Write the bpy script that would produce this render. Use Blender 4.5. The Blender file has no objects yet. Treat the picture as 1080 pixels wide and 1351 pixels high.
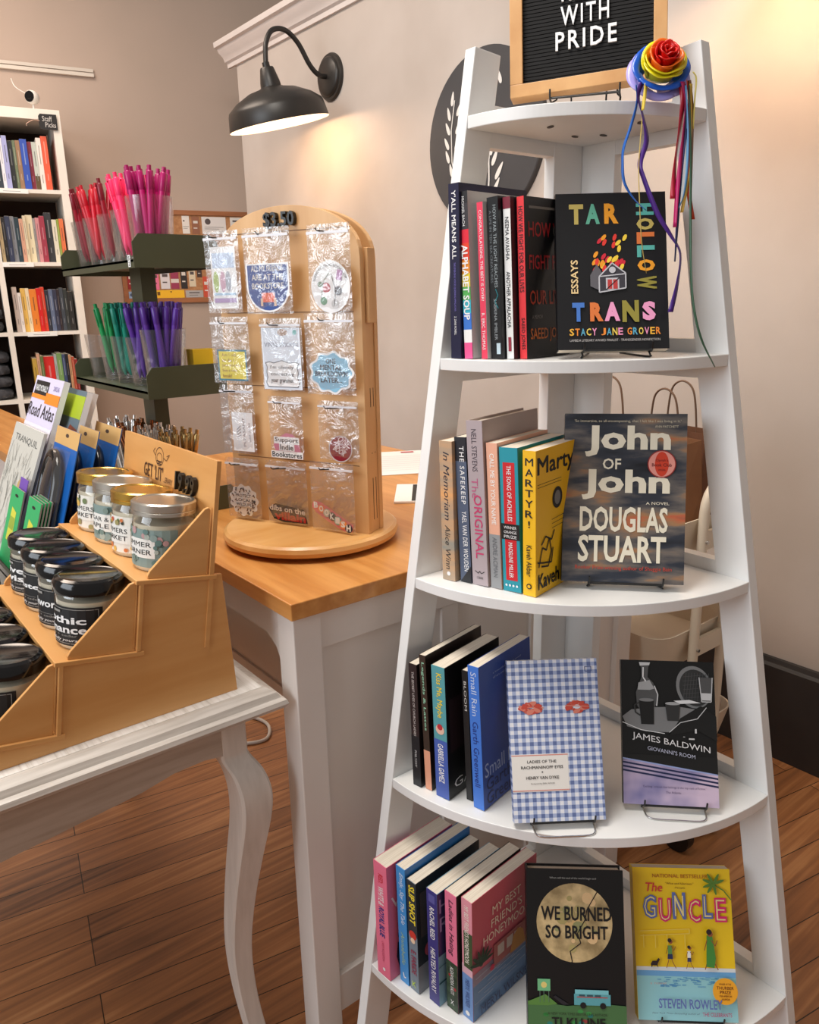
import bpy, math, random
from mathutils import Matrix, Vector

random.seed(7)
SC = bpy.context.scene
COL = SC.collection
PI = math.pi
rad = math.radians

# ------------------------------------------------------------------ camera
PITCH, ROLL, HEAD = 0.268649393, -0.0209723527, 0.904289494
EYE = Vector((0, 0, 1.232))
fw = Vector((math.cos(HEAD) * math.cos(PITCH), math.sin(HEAD) * math.cos(PITCH), -math.sin(PITCH)))
r0 = Vector((math.sin(HEAD), -math.cos(HEAD), 0))
u0 = r0.cross(fw)
rt = r0 * math.cos(ROLL) + u0 * math.sin(ROLL)
up = -r0 * math.sin(ROLL) + u0 * math.cos(ROLL)
cam_data = bpy.data.cameras.new('camera')
cam_data.sensor_fit = 'HORIZONTAL'
cam_data.sensor_width = 36.0
cam_data.lens = 1023.286 / 1080 * 36.0
cam_data.clip_start = 0.02
cam = bpy.data.objects.new('camera', cam_data)
COL.objects.link(cam)
cam.matrix_world = Matrix(((rt.x, up.x, -fw.x, EYE.x), (rt.y, up.y, -fw.y, EYE.y), (rt.z, up.z, -fw.z, EYE.z), (0, 0, 0, 1)))
SC.camera = cam

# ------------------------------------------------------------------ light
SC.view_settings.view_transform = 'Standard'
SC.view_settings.look = 'None'
SC.view_settings.gamma = 1.0
SC.view_settings.exposure = 0.0
SC.view_settings.use_curve_mapping = False
world = bpy.data.worlds.new('world')
SC.world = world
world.use_nodes = True
bg = world.node_tree.nodes['Background']
bg.inputs['Color'].default_value = (1.0, 0.93, 0.87, 1)
bg.inputs['Strength'].default_value = 0.30


def area(name, loc, target, sx, sy, power, color):
    l = bpy.data.lights.new(name, 'AREA')
    l.shape = 'RECTANGLE'
    l.size, l.size_y = sx, sy
    l.energy = power
    l.color = color
    o = bpy.data.objects.new(name, l)
    COL.objects.link(o)
    o.location = loc
    o.rotation_euler = (Vector(target) - Vector(loc)).to_track_quat('-Z', 'Y').to_euler()
    return o


area('shop_window_light', (-3.2, 1.0, 2.15), (1.0, 1.2, 0.9), 2.6, 1.8, 92, (0.86, 0.93, 1.0))
area('ceiling_light', (0.1, 1.05, 3.1), (0.45, 1.1, 0.0), 0.9, 0.9, 54, (1.0, 0.93, 0.84))
area('rear_ceiling_light', (0.4, 3.3, 3.1), (0.6, 3.4, 0.0), 1.2, 0.8, 40, (1.0, 0.82, 0.68))

# ------------------------------------------------------------------ materials
MATS = {}


def lin(c):
    c = c / 255.0
    return c / 12.92 if c <= 0.04045 else ((c + 0.055) / 1.055) ** 2.4


def rgb(c):
    return (lin(c[0]), lin(c[1]), lin(c[2]), 1)


def newmat(name):
    m = bpy.data.materials.new(name)
    m.use_nodes = True
    return m, m.node_tree.nodes, m.node_tree.links, m.node_tree.nodes['Principled BSDF']


def P(c, rough=0.45, metal=0.0, kind='ink'):
    key = (tuple(c), rough, metal)
    if key in MATS:
        return MATS[key]
    m, n, l, b = newmat('%s_%02x%02x%02x' % (kind, c[0], c[1], c[2]))
    b.inputs['Base Color'].default_value = rgb(c)
    b.inputs['Roughness'].default_value = rough
    b.inputs['Metallic'].default_value = metal
    MATS[key] = m
    return m


def noisy(name, c1, c2, scale=(1, 1, 1), nscale=5, detail=4, rough=0.5, bump=0.0, lo=0.35, hi=0.65, rot=(0, 0, 0), dist=0.0, metal=0.0):
    m, n, l, b = newmat(name)
    tc = n.new('ShaderNodeTexCoord')
    mp = n.new('ShaderNodeMapping')
    mp.inputs['Scale'].default_value = scale
    mp.inputs['Rotation'].default_value = rot
    nz = n.new('ShaderNodeTexNoise')
    nz.inputs['Scale'].default_value = nscale
    nz.inputs['Detail'].default_value = detail
    nz.inputs['Distortion'].default_value = dist
    cr = n.new('ShaderNodeValToRGB')
    cr.color_ramp.elements[0].position = lo
    cr.color_ramp.elements[1].position = hi
    cr.color_ramp.elements[0].color = rgb(c1)
    cr.color_ramp.elements[1].color = rgb(c2)
    l.new(tc.outputs['Object'], mp.inputs['Vector'])
    l.new(mp.outputs['Vector'], nz.inputs['Vector'])
    l.new(nz.outputs['Fac'], cr.inputs['Fac'])
    l.new(cr.outputs['Color'], b.inputs['Base Color'])
    b.inputs['Roughness'].default_value = rough
    b.inputs['Metallic'].default_value = metal
    if bump:
        bp = n.new('ShaderNodeBump')
        bp.inputs['Strength'].default_value = bump
        bp.inputs['Distance'].default_value = 0.004
        l.new(nz.outputs['Fac'], bp.inputs['Height'])
        l.new(bp.outputs['Normal'], b.inputs['Normal'])
    return m


def ramp(cr, stops):
    e = cr.color_ramp.elements
    e[0].position, e[0].color = stops[0][0], rgb(stops[0][1])
    e[1].position, e[1].color = stops[-1][0], rgb(stops[-1][1])
    for p, c in stops[1:-1]:
        x = e.new(p)
        x.color = rgb(c)


M_white = noisy('white_shelf_paint', (226, 226, 225), (238, 238, 237), (1, 1, 1), 6, 3, 0.38)
M_wall = noisy('off_white_plaster', (187, 176, 167), (200, 190, 182), (1, 1, 1), 2.2, 8, 0.8, 0.25)
M_backwall = noisy('beige_wall_paint', (180, 162, 148), (187, 167, 153), (1, 1, 1), 1.5, 4, 0.8, 0.05)
M_crown = noisy('crown_moulding_paint', (216, 208, 204), (224, 216, 212), (1, 1, 1), 4, 3, 0.5)
M_base = noisy('dark_baseboard_paint', (42, 40, 40), (54, 51, 50), (1, 1, 1), 4, 3, 0.45)
M_desk = noisy('honey_oak_counter', (188, 124, 60), (212, 152, 86), (14, 1.2, 14), 3.2, 6, 0.3, 0.02)
M_deskedge = noisy('honey_oak_end_grain', (140, 82, 40), (168, 104, 54), (9, 9, 2), 3.2, 4, 0.4)
M_deskwhite = noisy('counter_white_paint', (224, 217, 211), (232, 226, 221), (1, 1, 1), 3, 3, 0.42)
M_birch = noisy('birch_plywood', (206, 148, 84), (220, 166, 104), (1.2, 1.2, 9), 2.6, 5, 0.42)
M_birchedge = noisy('plywood_edge', (176, 122, 70), (196, 142, 88), (2, 2, 60), 3, 2, 0.5)
M_pine = noisy('spinner_pine', (206, 158, 104), (222, 178, 126), (9, 9, 1.0), 2.4, 5, 0.4)
M_disc = noisy('spinner_base_wood', (206, 150, 84), (224, 176, 114), (2, 8, 8), 2.4, 5, 0.3)
M_oakframe = noisy('oak_frame', (196, 144, 90), (212, 164, 110), (6, 6, 6), 3, 5, 0.45)
M_olive = noisy('olive_enamel', (62, 66, 46), (70, 74, 53), (1, 1, 1), 5, 3, 0.4)
M_black = P((18, 18, 19), 0.35, kind='black_metal')
M_blackgloss = P((14, 13, 14), 0.12, kind='black_gloss')
M_lamp = noisy('dark_bronze_enamel', (38, 35, 33), (46, 43, 40), (1, 1, 1), 6, 3, 0.38)
M_cream = P((226, 214, 194), 0.4, kind='cream_enamel')
M_pages = noisy('page_edges', (214, 202, 184), (232, 222, 206), (1, 90, 1), 9, 2, 0.8)
M_steel = P((205, 203, 200), 0.22, 0.95, kind='polished_steel')
M_gold = P((214, 172, 84), 0.25, 0.95, kind='gold_lid')
M_silverlid = P((206, 200, 190), 0.28, 0.95, kind='silver_lid')
M_wax = noisy('cream_wax', (222, 208, 182), (232, 220, 198), (1, 1, 1), 6, 2, 0.5)
M_kraft = noisy('kraft_paper', (134, 90, 58), (150, 103, 68), (1, 1, 1), 8, 4, 0.8, 0.1)
M_kraftdark = noisy('dark_kraft_paper', (104, 66, 44), (122, 80, 54), (1, 1, 1), 8, 4, 0.8, 0.1)
M_paper = P((232, 230, 228), 0.7, kind='paper')
M_felt = noisy('black_felt', (14, 13, 14), (20, 19, 20), (1, 1, 1), 60, 2, 0.9)
M_charcoal = noisy('charcoal_sign_paint', (60, 60, 63), (66, 66, 69), (1, 1, 1), 5, 3, 0.6)
M_bookcase = noisy('bookcase_white', (226, 219, 208), (236, 230, 220), (1, 1, 1), 5, 3, 0.5)
M_bookback = noisy('bookcase_dark_back', (58, 36, 24), (70, 44, 30), (1, 1, 1), 5, 3, 0.7)
M_cork = noisy('cork', (168, 118, 78), (190, 140, 98), (1, 1, 1), 60, 3, 0.9)
M_corkframe = noisy('corkboard_frame', (150, 94, 58), (166, 108, 70), (1, 1, 8), 5, 3, 0.5)


def table_material():
    m, n, l, b = newmat('white_washed_oak')
    tc = n.new('ShaderNodeTexCoord')
    mp = n.new('ShaderNodeMapping')
    mp.inputs['Scale'].default_value = (240, 9, 240)
    nz = n.new('ShaderNodeTexNoise')
    nz.inputs['Scale'].default_value = 1.0
    nz.inputs['Detail'].default_value = 5
    cr = n.new('ShaderNodeValToRGB')
    ramp(cr, [(0.28, (200, 194, 186)), (0.42, (224, 220, 214)), (0.62, (236, 233, 229))])
    l.new(tc.outputs['Object'], mp.inputs['Vector'])
    l.new(mp.outputs['Vector'], nz.inputs['Vector'])
    l.new(nz.outputs['Fac'], cr.inputs['Fac'])
    l.new(cr.outputs['Color'], b.inputs['Base Color'])
    b.inputs['Roughness'].default_value = 0.5
    return m


M_table = table_material()
M_tableleg = noisy('white_washed_leg', (208, 198, 188), (222, 213, 204), (90, 90, 10), 1, 4, 0.5, lo=0.25, hi=0.7)
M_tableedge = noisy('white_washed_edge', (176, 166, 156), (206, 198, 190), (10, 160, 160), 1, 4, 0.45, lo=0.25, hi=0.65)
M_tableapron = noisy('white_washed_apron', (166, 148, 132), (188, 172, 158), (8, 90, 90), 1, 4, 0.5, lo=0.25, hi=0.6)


def floor_material():
    m, n, l, b = newmat('worn_plank_floor')
    tc = n.new('ShaderNodeTexCoord')
    mp = n.new('ShaderNodeMapping')
    mp.inputs['Rotation'].default_value = (0, 0, rad(11))
    br = n.new('ShaderNodeTexBrick')
    br.offset = 0.37
    br.offset_frequency = 3
    br.inputs['Color1'].default_value = (0.0, 0.0, 0.0, 1)
    br.inputs['Color2'].default_value = (1, 1, 1, 1)
    br.inputs['Mortar'].default_value = (0.5, 0.5, 0.5, 1)
    br.inputs['Scale'].default_value = 1.0
    br.inputs['Mortar Size'].default_value = 0.0011
    br.inputs['Mortar Smooth'].default_value = 0.2
    br.inputs['Bias'].default_value = 0.0
    br.inputs['Brick Width'].default_value = 1.7
    br.inputs['Row Height'].default_value = 0.072
    gm = n.new('ShaderNodeMapping')
    gm.inputs['Rotation'].default_value = (0, 0, rad(11))
    gm.inputs['Scale'].default_value = (2.2, 75, 1)
    g = n.new('ShaderNodeTexNoise')
    g.inputs['Scale'].default_value = 1.0
    g.inputs['Detail'].default_value = 6
    g2 = n.new('ShaderNodeTexNoise')
    g2.inputs['Scale'].default_value = 2.3
    g2.inputs['Detail'].default_value = 5
    mix = n.new('ShaderNodeMath')
    mix.operation = 'MULTIPLY_ADD'
    mix.inputs[1].default_value = 0.15
    add = n.new('ShaderNodeMath')
    add.operation = 'MULTIPLY_ADD'
    add.inputs[1].default_value = 0.6
    add3 = n.new('ShaderNodeMath')
    add3.operation = 'MULTIPLY_ADD'
    add3.inputs[1].default_value = 0.55
    add3.inputs[2].default_value = 0.0
    cr = n.new('ShaderNodeValToRGB')
    ramp(cr, [(0.40, (80, 53, 37)), (0.53, (134, 89, 58)), (0.68, (164, 110, 68)), (0.82, (194, 140, 92))])
    mm = n.new('ShaderNodeMix')
    mm.data_type = 'RGBA'
    mm.inputs['B'].default_value = rgb((32, 18, 10))
    l.new(tc.outputs['Object'], mp.inputs['Vector'])
    l.new(tc.outputs['Object'], gm.inputs['Vector'])
    l.new(mp.outputs['Vector'], br.inputs['Vector'])
    l.new(gm.outputs['Vector'], g.inputs['Vector'])
    l.new(tc.outputs['Object'], g2.inputs['Vector'])
    l.new(br.outputs['Color'], mix.inputs[0])
    l.new(g.outputs['Fac'], add.inputs[0])
    l.new(g2.outputs['Fac'], add3.inputs[0])
    l.new(add3.outputs[0], add.inputs[2])
    l.new(add.outputs[0], mix.inputs[2])
    l.new(mix.outputs[0], cr.inputs['Fac'])
    l.new(cr.outputs['Color'], mm.inputs['A'])
    l.new(br.outputs['Fac'], mm.inputs['Factor'])
    l.new(mm.outputs['Result'], b.inputs['Base Color'])
    b.inputs['Roughness'].default_value = 0.42
    return m


M_floor = floor_material()


def clear_material(name, tint, glossf, haze=0.0):
    m, n, l, b = newmat(name)
    out = n['Material Output']
    tr = n.new('ShaderNodeBsdfTransparent')
    tr.inputs['Color'].default_value = (*tint, 1)
    gl = n.new('ShaderNodeBsdfGlossy')
    gl.inputs['Roughness'].default_value = 0.06
    lw = n.new('ShaderNodeLayerWeight')
    lw.inputs['Blend'].default_value = glossf
    mx = n.new('ShaderNodeMixShader')
    l.new(lw.outputs['Facing'], mx.inputs['Fac'])
    l.new(tr.outputs[0], mx.inputs[1])
    l.new(gl.outputs[0], mx.inputs[2])
    if haze:
        df = n.new('ShaderNodeBsdfDiffuse')
        df.inputs['Color'].default_value = (0.9, 0.9, 0.92, 1)
        m2 = n.new('ShaderNodeMixShader')
        m2.inputs['Fac'].default_value = haze
        l.new(mx.outputs[0], m2.inputs[1])
        l.new(df.outputs[0], m2.inputs[2])
        mx = m2
    l.new(mx.outputs[0], out.inputs['Surface'])
    return m


M_clear = clear_material('clear_tumbler_plastic', (0.975, 0.975, 0.98), 0.14, 0.012)
M_jarglass = clear_material('clear_jar_glass', (0.97, 0.98, 0.97), 0.22, 0.0)


def bag_material():
    m, n, l, b = newmat('crinkled_cellophane')
    out = n['Material Output']
    tc = n.new('ShaderNodeTexCoord')
    nz = n.new('ShaderNodeTexNoise')
    nz.inputs['Scale'].default_value = 34
    nz.inputs['Detail'].default_value = 4
    nz.inputs['Distortion'].default_value = 1.2
    bp = n.new('ShaderNodeBump')
    bp.inputs['Strength'].default_value = 0.9
    bp.inputs['Distance'].default_value = 0.01
    l.new(tc.outputs['Object'], nz.inputs['Vector'])
    l.new(nz.outputs['Fac'], bp.inputs['Height'])
    tr = n.new('ShaderNodeBsdfTransparent')
    gl = n.new('ShaderNodeBsdfGlossy')
    gl.inputs['Roughness'].default_value = 0.11
    l.new(bp.outputs['Normal'], gl.inputs['Normal'])
    df = n.new('ShaderNodeBsdfDiffuse')
    df.inputs['Color'].default_value = (0.85, 0.84, 0.86, 1)
    l.new(bp.outputs['Normal'], df.inputs['Normal'])
    m1 = n.new('ShaderNodeMixShader')
    m1.inputs['Fac'].default_value = 0.3
    l.new(gl.outputs[0], m1.inputs[1])
    l.new(df.outputs[0], m1.inputs[2])
    m2 = n.new('ShaderNodeMixShader')
    m2.inputs['Fac'].default_value = 0.215
    l.new(tr.outputs[0], m2.inputs[1])
    l.new(m1.outputs[0], m2.inputs[2])
    l.new(m2.outputs[0], out.inputs['Surface'])
    return m


M_bag = bag_material()


def sunset_material():
    m, n, l, b = newmat('sunset_cover_print')
    tc = n.new('ShaderNodeTexCoord')
    mp = n.new('ShaderNodeMapping')
    mp.inputs['Scale'].default_value = (5, 5, 21)
    nz = n.new('ShaderNodeTexNoise')
    nz.inputs['Scale'].default_value = 1.4
    nz.inputs['Detail'].default_value = 6
    cr = n.new('ShaderNodeValToRGB')
    ramp(cr, [(0.3, (24, 26, 32)), (0.45, (52, 56, 66)), (0.54, (112, 104, 98)), (0.60, (164, 122, 86)), (0.65, (190, 100, 68)), (0.75, (96, 86, 78))])
    l.new(tc.outputs['Object'], mp.inputs['Vector'])
    l.new(mp.outputs['Vector'], nz.inputs['Vector'])
    l.new(nz.outputs['Fac'], cr.inputs['Fac'])
    l.new(cr.outputs['Color'], b.inputs['Base Color'])
    b.inputs['Roughness'].default_value = 0.3
    return m


def gingham_material():
    m, n, l, b = newmat('blue_gingham_print')
    tc = n.new('ShaderNodeTexCoord')
    sx = n.new('ShaderNodeSeparateXYZ')
    l.new(tc.outputs['Object'], sx.inputs[0])
    outs = []
    for ax in ('X', 'Z'):
        a = n.new('ShaderNodeMath'); a.operation = 'MULTIPLY'; a.inputs[1].default_value = 1 / 0.0104
        f = n.new('ShaderNodeMath'); f.operation = 'FRACT'
        g = n.new('ShaderNodeMath'); g.operation = 'GREATER_THAN'; g.inputs[1].default_value = 0.5
        l.new(sx.outputs[ax], a.inputs[0]); l.new(a.outputs[0], f.inputs[0]); l.new(f.outputs[0], g.inputs[0])
        outs.append(g)
    s = n.new('ShaderNodeMath'); s.operation = 'ADD'
    l.new(outs[0].outputs[0], s.inputs[0]); l.new(outs[1].outputs[0], s.inputs[1])
    h = n.new('ShaderNodeMath'); h.operation = 'MULTIPLY'; h.inputs[1].default_value = 0.5
    l.new(s.outputs[0], h.inputs[0])
    cr = n.new('ShaderNodeValToRGB')
    ramp(cr, [(0.0, (230, 231, 238)), (0.5, (166, 178, 210)), (1.0, (98, 114, 160))])
    l.new(h.outputs[0], cr.inputs['Fac'])
    l.new(cr.outputs['Color'], b.inputs['Base Color'])
    b.inputs['Roughness'].default_value = 0.5
    return m


M_sunset = sunset_material()
M_gingham = gingham_material()
M_moon = noisy('mottled_moon_print', (150, 128, 88), (226, 198, 146), (1, 1, 1), 38, 5, 0.5)
M_sea = noisy('pink_blue_print', (96, 98, 150), (206, 184, 206), (1, 1, 1), 14, 3, 0.4)
M_palm = noisy('floral_print_dark', (30, 50, 38), (60, 84, 60), (1, 1, 1), 90, 3, 0.5)
M_memoriam = noisy('painted_sky_print', (150, 150, 140), (232, 172, 112), (3, 3, 14), 2, 4, 0.5)

# ------------------------------------------------------------------ mesh builder
GLYPH = {}


def glyphs(s, bold=0.0, depth=0.0, spacing=1.0):
    if any(ch in 'MWNm' for ch in s):
        bold = 0.0
    key = (s, bold, depth, spacing)
    if key in GLYPH:
        return GLYPH[key]
    cu = bpy.data.curves.new('t', 'FONT')
    cu.body = s
    cu.size = 1
    cu.resolution_u = 2
    cu.offset = bold
    cu.extrude = depth
    cu.space_character = spacing
    o = bpy.data.objects.new('t', cu)
    me = o.to_mesh()
    vs = [v.co.copy() for v in me.vertices]
    fs = [tuple(p.vertices) for p in me.polygons]
    o.to_mesh_clear()
    bpy.data.objects.remove(o)
    bpy.data.curves.remove(cu)
    x0, x1 = min(v.x for v in vs), max(v.x for v in vs)
    y0, y1 = min(v.y for v in vs), max(v.y for v in vs)
    vs = [Vector(((v.x - x0) / (x1 - x0), (v.y - y0) / max(y1 - y0, 1e-6), (v.z + depth))) for v in vs]
    GLYPH[key] = (vs, fs, (x1 - x0, y1 - y0))
    return GLYPH[key]


class MB:
    def __init__(s):
        s.v, s.f, s.m, s.mats = [], [], [], []

    def mi(s, mat):
        if mat not in s.mats:
            s.mats.append(mat)
        return s.mats.index(mat)

    def add(s, vs, fs, mat, M=None):
        k = len(s.v)
        i = s.mi(mat)
        s.v += [tuple(M @ Vector(v)) if M else tuple(v) for v in vs]
        s.f += [tuple(a + k for a in f) for f in fs]
        s.m += [i] * len(fs)

    def box(s, x0, x1, y0, y1, z0, z1, mat, M=None):
        vs = [(x, y, z) for x in (x0, x1) for y in (y0, y1) for z in (z0, z1)]
        s.add(vs, [(0, 1, 3, 2), (4, 6, 7, 5), (0, 4, 5, 1), (2, 3, 7, 6), (0, 2, 6, 4), (1, 5, 7, 3)], mat, M)

    def prism(s, poly, a, b, mat, axis='z', M=None):
        def pt(p, h):
            return {'z': (p[0], p[1], h), 'y': (p[0], h, p[1]), 'x': (h, p[0], p[1])}[axis]
        n = len(poly)
        vs = [pt(p, a) for p in poly] + [pt(p, b) for p in poly]
        fs = [tuple(range(n))[::-1], tuple(range(n, 2 * n))] + [(i, (i + 1) % n, n + (i + 1) % n, n + i) for i in range(n)]
        s.add(vs, fs, mat, M)

    def lathe(s, prof, mat, M=None, seg=24, a0=0, a1=2 * PI):
        full = abs(a1 - a0 - 2 * PI) < 1e-6
        n = seg if full else seg + 1
        vs = []
        for r, z in prof:
            for i in range(n):
                t = a0 + (a1 - a0) * i / seg
                vs.append((r * math.cos(t), r * math.sin(t), z))
        fs = []
        for j in range(len(prof) - 1):
            for i in range(seg):
                k = (i + 1) % n
                fs.append((j * n + i, j * n + k, (j + 1) * n + k, (j + 1) * n + i))
        if full and prof[0][0] > 1e-6:
            pass
        s.add(vs, fs, mat, M)

    def cyl(s, p0, p1, r, mat, seg=10, r1=None, M=None):
        s.tube([p0, p1], r, mat, seg, M=M, radii=[r, r if r1 is None else r1])

    def tube(s, pts, r, mat, seg=8, M=None, radii=None, closed=False):
        pts = [Vector(p) for p in pts]
        n = len(pts)
        vs = []
        t0 = (pts[1] - pts[0]).normalized()
        ref = Vector((0, 0, 1)) if abs(t0.z) < 0.9 else Vector((1, 0, 0))
        nrm = t0.cross(ref).normalized()
        for i, p in enumerate(pts):
            if closed:
                t = (pts[(i + 1) % n] - pts[i - 1]).normalized()
            elif i == 0:
                t = t0
            elif i == n - 1:
                t = (pts[-1] - pts[-2]).normalized()
            else:
                t = (pts[i + 1] - pts[i - 1]).normalized()
            nrm = (nrm - t * nrm.dot(t)).normalized()
            bn = t.cross(nrm)
            q = radii[i] if radii else r
            for k in range(seg):
                a = 2 * PI * k / seg
                vs.append(p + nrm * (q * math.cos(a)) + bn * (q * math.sin(a)))
        fs = []
        for i in range(n if closed else n - 1):
            j = (i + 1) % n
            for k in range(seg):
                l = (k + 1) % seg
                fs.append((i * seg + k, i * seg + l, j * seg + l, j * seg + k))
        if not closed:
            fs.append(tuple(range(seg))[::-1])
            fs.append(tuple(range((n - 1) * seg, n * seg)))
        s.add(vs, fs, mat, M)

    def loft(s, rings, mat, M=None, caps=True):
        n = len(rings[0])
        vs = [p for r in rings for p in r]
        fs = []
        for j in range(len(rings) - 1):
            for i in range(n):
                k = (i + 1) % n
                fs.append((j * n + i, j * n + k, (j + 1) * n + k, (j + 1) * n + i))
        if caps:
            fs.append(tuple(range(n))[::-1])
            fs.append(tuple(range((len(rings) - 1) * n, len(rings) * n)))
        s.add(vs, fs, mat, M)

    def build(s, name, parent=None, loc=None, rot=None, smooth=None, bevel=0, M=None, kind=None):
        me = bpy.data.meshes.new(name)
        me.from_pydata(s.v, [], s.f)
        for m in s.mats:
            me.materials.append(m)
        for p, i in zip(me.polygons, s.m):
            p.material_index = i
        if smooth:
            for p in me.polygons:
                p.use_smooth = True
            me.set_sharp_from_angle(angle=rad(smooth))
        me.update()
        o = bpy.data.objects.new(name, me)
        COL.objects.link(o)
        if parent:
            o.parent = parent
        if M is not None:
            o.matrix_basis = M
        if loc is not None:
            o.location = loc
        if rot is not None:
            o.rotation_euler = rot
        if bevel:
            b = o.modifiers.new('bevel', 'BEVEL')
            b.width = bevel
            b.segments = 2
            b.limit_method = 'ANGLE'
            b.angle_limit = rad(40)
        if kind:
            o['kind'] = kind
        return o


class Art:
    """flat printing laid on a face: o = lower-left corner, U right, V up, N outward; u and v run 0..1"""

    def __init__(s, mb, o, U, V, N, W, H, off=0.00022, wrap=None):
        s.mb, s.o, s.U, s.V, s.N, s.W, s.H, s.k, s.wrap = mb, Vector(o), Vector(U), Vector(V), Vector(N), W, H, off, wrap

    def pt(s, u, v, n=0):
        if s.wrap:
            return s.wrap(u * s.W, v * s.H, s.k + n)
        return s.o + s.U * (u * s.W) + s.V * (v * s.H) + s.N * (s.k + n)

    def nxt(s):
        s.k += 0.00011

    def poly(s, pts, mat):
        s.mb.add([s.pt(*p) for p in pts], [tuple(range(len(pts)))], mat)
        s.nxt()

    def rect(s, u0, v0, u1, v1, mat):
        if s.wrap:
            n = 12
            for i in range(n):
                a, b = u0 + (u1 - u0) * i / n, u0 + (u1 - u0) * (i + 1) / n
                s.mb.add([s.pt(a, v0), s.pt(b, v0), s.pt(b, v1), s.pt(a, v1)], [(0, 1, 2, 3)], mat)
            s.nxt()
        else:
            s.poly([(u0, v0), (u1, v0), (u1, v1), (u0, v1)], mat)

    def ell(s, cu, cv, ru, rv=None, mat=None, n=24, rot=0):
        if rv is None:
            rv = ru * s.W / s.H
        pts = []
        for i in range(n):
            a = 2 * PI * i / n
            x, y = ru * s.W * math.cos(a), rv * s.H * math.sin(a)
            pts.append((cu + (x * math.cos(rot) - y * math.sin(rot)) / s.W, cv + (x * math.sin(rot) + y * math.cos(rot)) / s.H))
        s.poly(pts, mat)

    def line(s, pts, w, mat):
        for (a, b), (c, d) in zip(pts[:-1], pts[1:]):
            x, y = (c - a) * s.W, (d - b) * s.H
            l = math.hypot(x, y) or 1
            nx, ny = -y / l * w / 2 / s.W, x / l * w / 2 / s.H
            s.mb.add([s.pt(a + nx, b + ny), s.pt(a - nx, b - ny), s.pt(c - nx, d - ny), s.pt(c + nx, d + ny)], [(0, 1, 2, 3)], mat)
        s.nxt()

    def text(s, t, u0, v0, u1, v1, mat, bold=0.0, down=False, shear=0.0, depth=0, sp=1.0, rise=0.0):
        vs, fs, asp = glyphs(t, bold, depth, sp)
        # letters whose strokes fold when thickened are overprinted slightly shifted instead
        shifts = [(0, 0)]
        if bold > 0.004 and any(ch in 'MWNm' for ch in t):
            q = bold * 0.8
            shifts = [(0, 0), (q, q), (-q, q), (q, -q), (-q, -q)]
        for dx, dy in shifts:
            out = []
            for g in vs:
                x = g.x + shear * (g.y - 0.5) + dx / asp[0]
                y = g.y + dy / max(asp[1], 1e-6)
                if down:
                    out.append(s.pt(u0 + y * (u1 - u0), v1 - x * (v1 - v0), g.z))
                else:
                    out.append(s.pt(u0 + x * (u1 - u0), v0 + y * (v1 - v0) + rise * g.x, g.z))
            s.mb.add(out, fs, mat)
            if len(shifts) > 1:
                s.k += 0.00001
        s.nxt()


def empty(name, loc=(0, 0, 0), rot=(0, 0, 0), M=None):
    o = bpy.data.objects.new(name, None)
    COL.objects.link(o)
    o.empty_display_size = 0.05
    if M is not None:
        o.matrix_world = M
    else:
        o.location = loc
        o.rotation_euler = rot
    return o


def tag(o, label, cat, group=None, kind=None):
    o['label'] = label
    o['category'] = cat
    if group:
        o['group'] = group
    if kind:
        o['kind'] = kind
    return o


def copy_tree(o, parent=None):
    c = o.copy()
    COL.objects.link(c)
    if parent:
        c.parent = parent
    for ch in list(o.children):
        copy_tree(ch, c)
    return c


def T(x, y, z):
    return Matrix.Translation((x, y, z))


def RX(a): return Matrix.Rotation(a, 4, 'X')
def RY(a): return Matrix.Rotation(a, 4, 'Y')
def RZ(a): return Matrix.Rotation(a, 4, 'Z')


def basis(o, X, Y, Z):
    return Matrix(((X[0], Y[0], Z[0], o[0]), (X[1], Y[1], Z[1], o[1]), (X[2], Y[2], Z[2], o[2]), (0, 0, 0, 1)))


def smooth_path(pts, n=6):
    pts = [Vector(p) for p in pts]
    q = [pts[0] * 2 - pts[1]] + pts + [pts[-1] * 2 - pts[-2]]
    out = []
    for i in range(1, len(q) - 2):
        for k in range(n):
            t = k / n
            a, b, c, d = q[i - 1], q[i], q[i + 1], q[i + 2]
            out.append(0.5 * ((2 * b) + (c - a) * t + (2 * a - 5 * b + 4 * c - d) * t * t + (3 * b - a - 3 * c + d) * t ** 3))
    out.append(pts[-1])
    return out


W = P((240, 240, 240), 0.5)
K = P((20, 20, 22), 0.5)

# ================================================================== the room
WX = 1.944
b = MB(); b.box(-4, 4.2, -2.5, 6, -0.06, 0, M_floor)
fl = b.build('floor', kind='structure')
b = MB(); b.box(WX, WX + 0.13, -2.0, 3.73, 0, 2.33, M_wall)
b.build('wall_right', kind='structure')
BD = Vector((math.cos(-0.192819), math.sin(-0.192819), 0))      # direction of the far wall
BN = Vector((-BD.y, BD.x, 0))
B0 = Vector((1.159, 4.036, 0))
FAR = basis(B0 + BN * 0.4, BD, BN, (0, 0, 1))
b = MB(); b.box(-4.5, 2.6, 0, 0.12, 0, 3.6, M_backwall)
b.build('wall_back', M=FAR, kind='structure')
b = MB()
b.prism([(WX - 0.022, 0), (WX, 0), (WX, 0.282), (WX - 0.012, 0.282), (WX - 0.016, 0.27), (WX - 0.022, 0.262)], -2.0, 3.73, M_base, 'y')
b.build('baseboard_right', kind='structure')
b = MB()
crown = [(WX, 2.318), (WX - 0.012, 2.318), (WX - 0.014, 2.335), (WX - 0.026, 2.342), (WX - 0.036, 2.362), (WX - 0.056, 2.378), (WX - 0.062, 2.392), (WX - 0.078, 2.396), (WX - 0.08, 2.418), (WX, 2.418)]
b.prism(crown, -2.0, 3.80, M_crown, 'y')
b.box(WX, WX + 0.14, -2.0, 3.79, 2.33, 2.418, M_crown)
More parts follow.
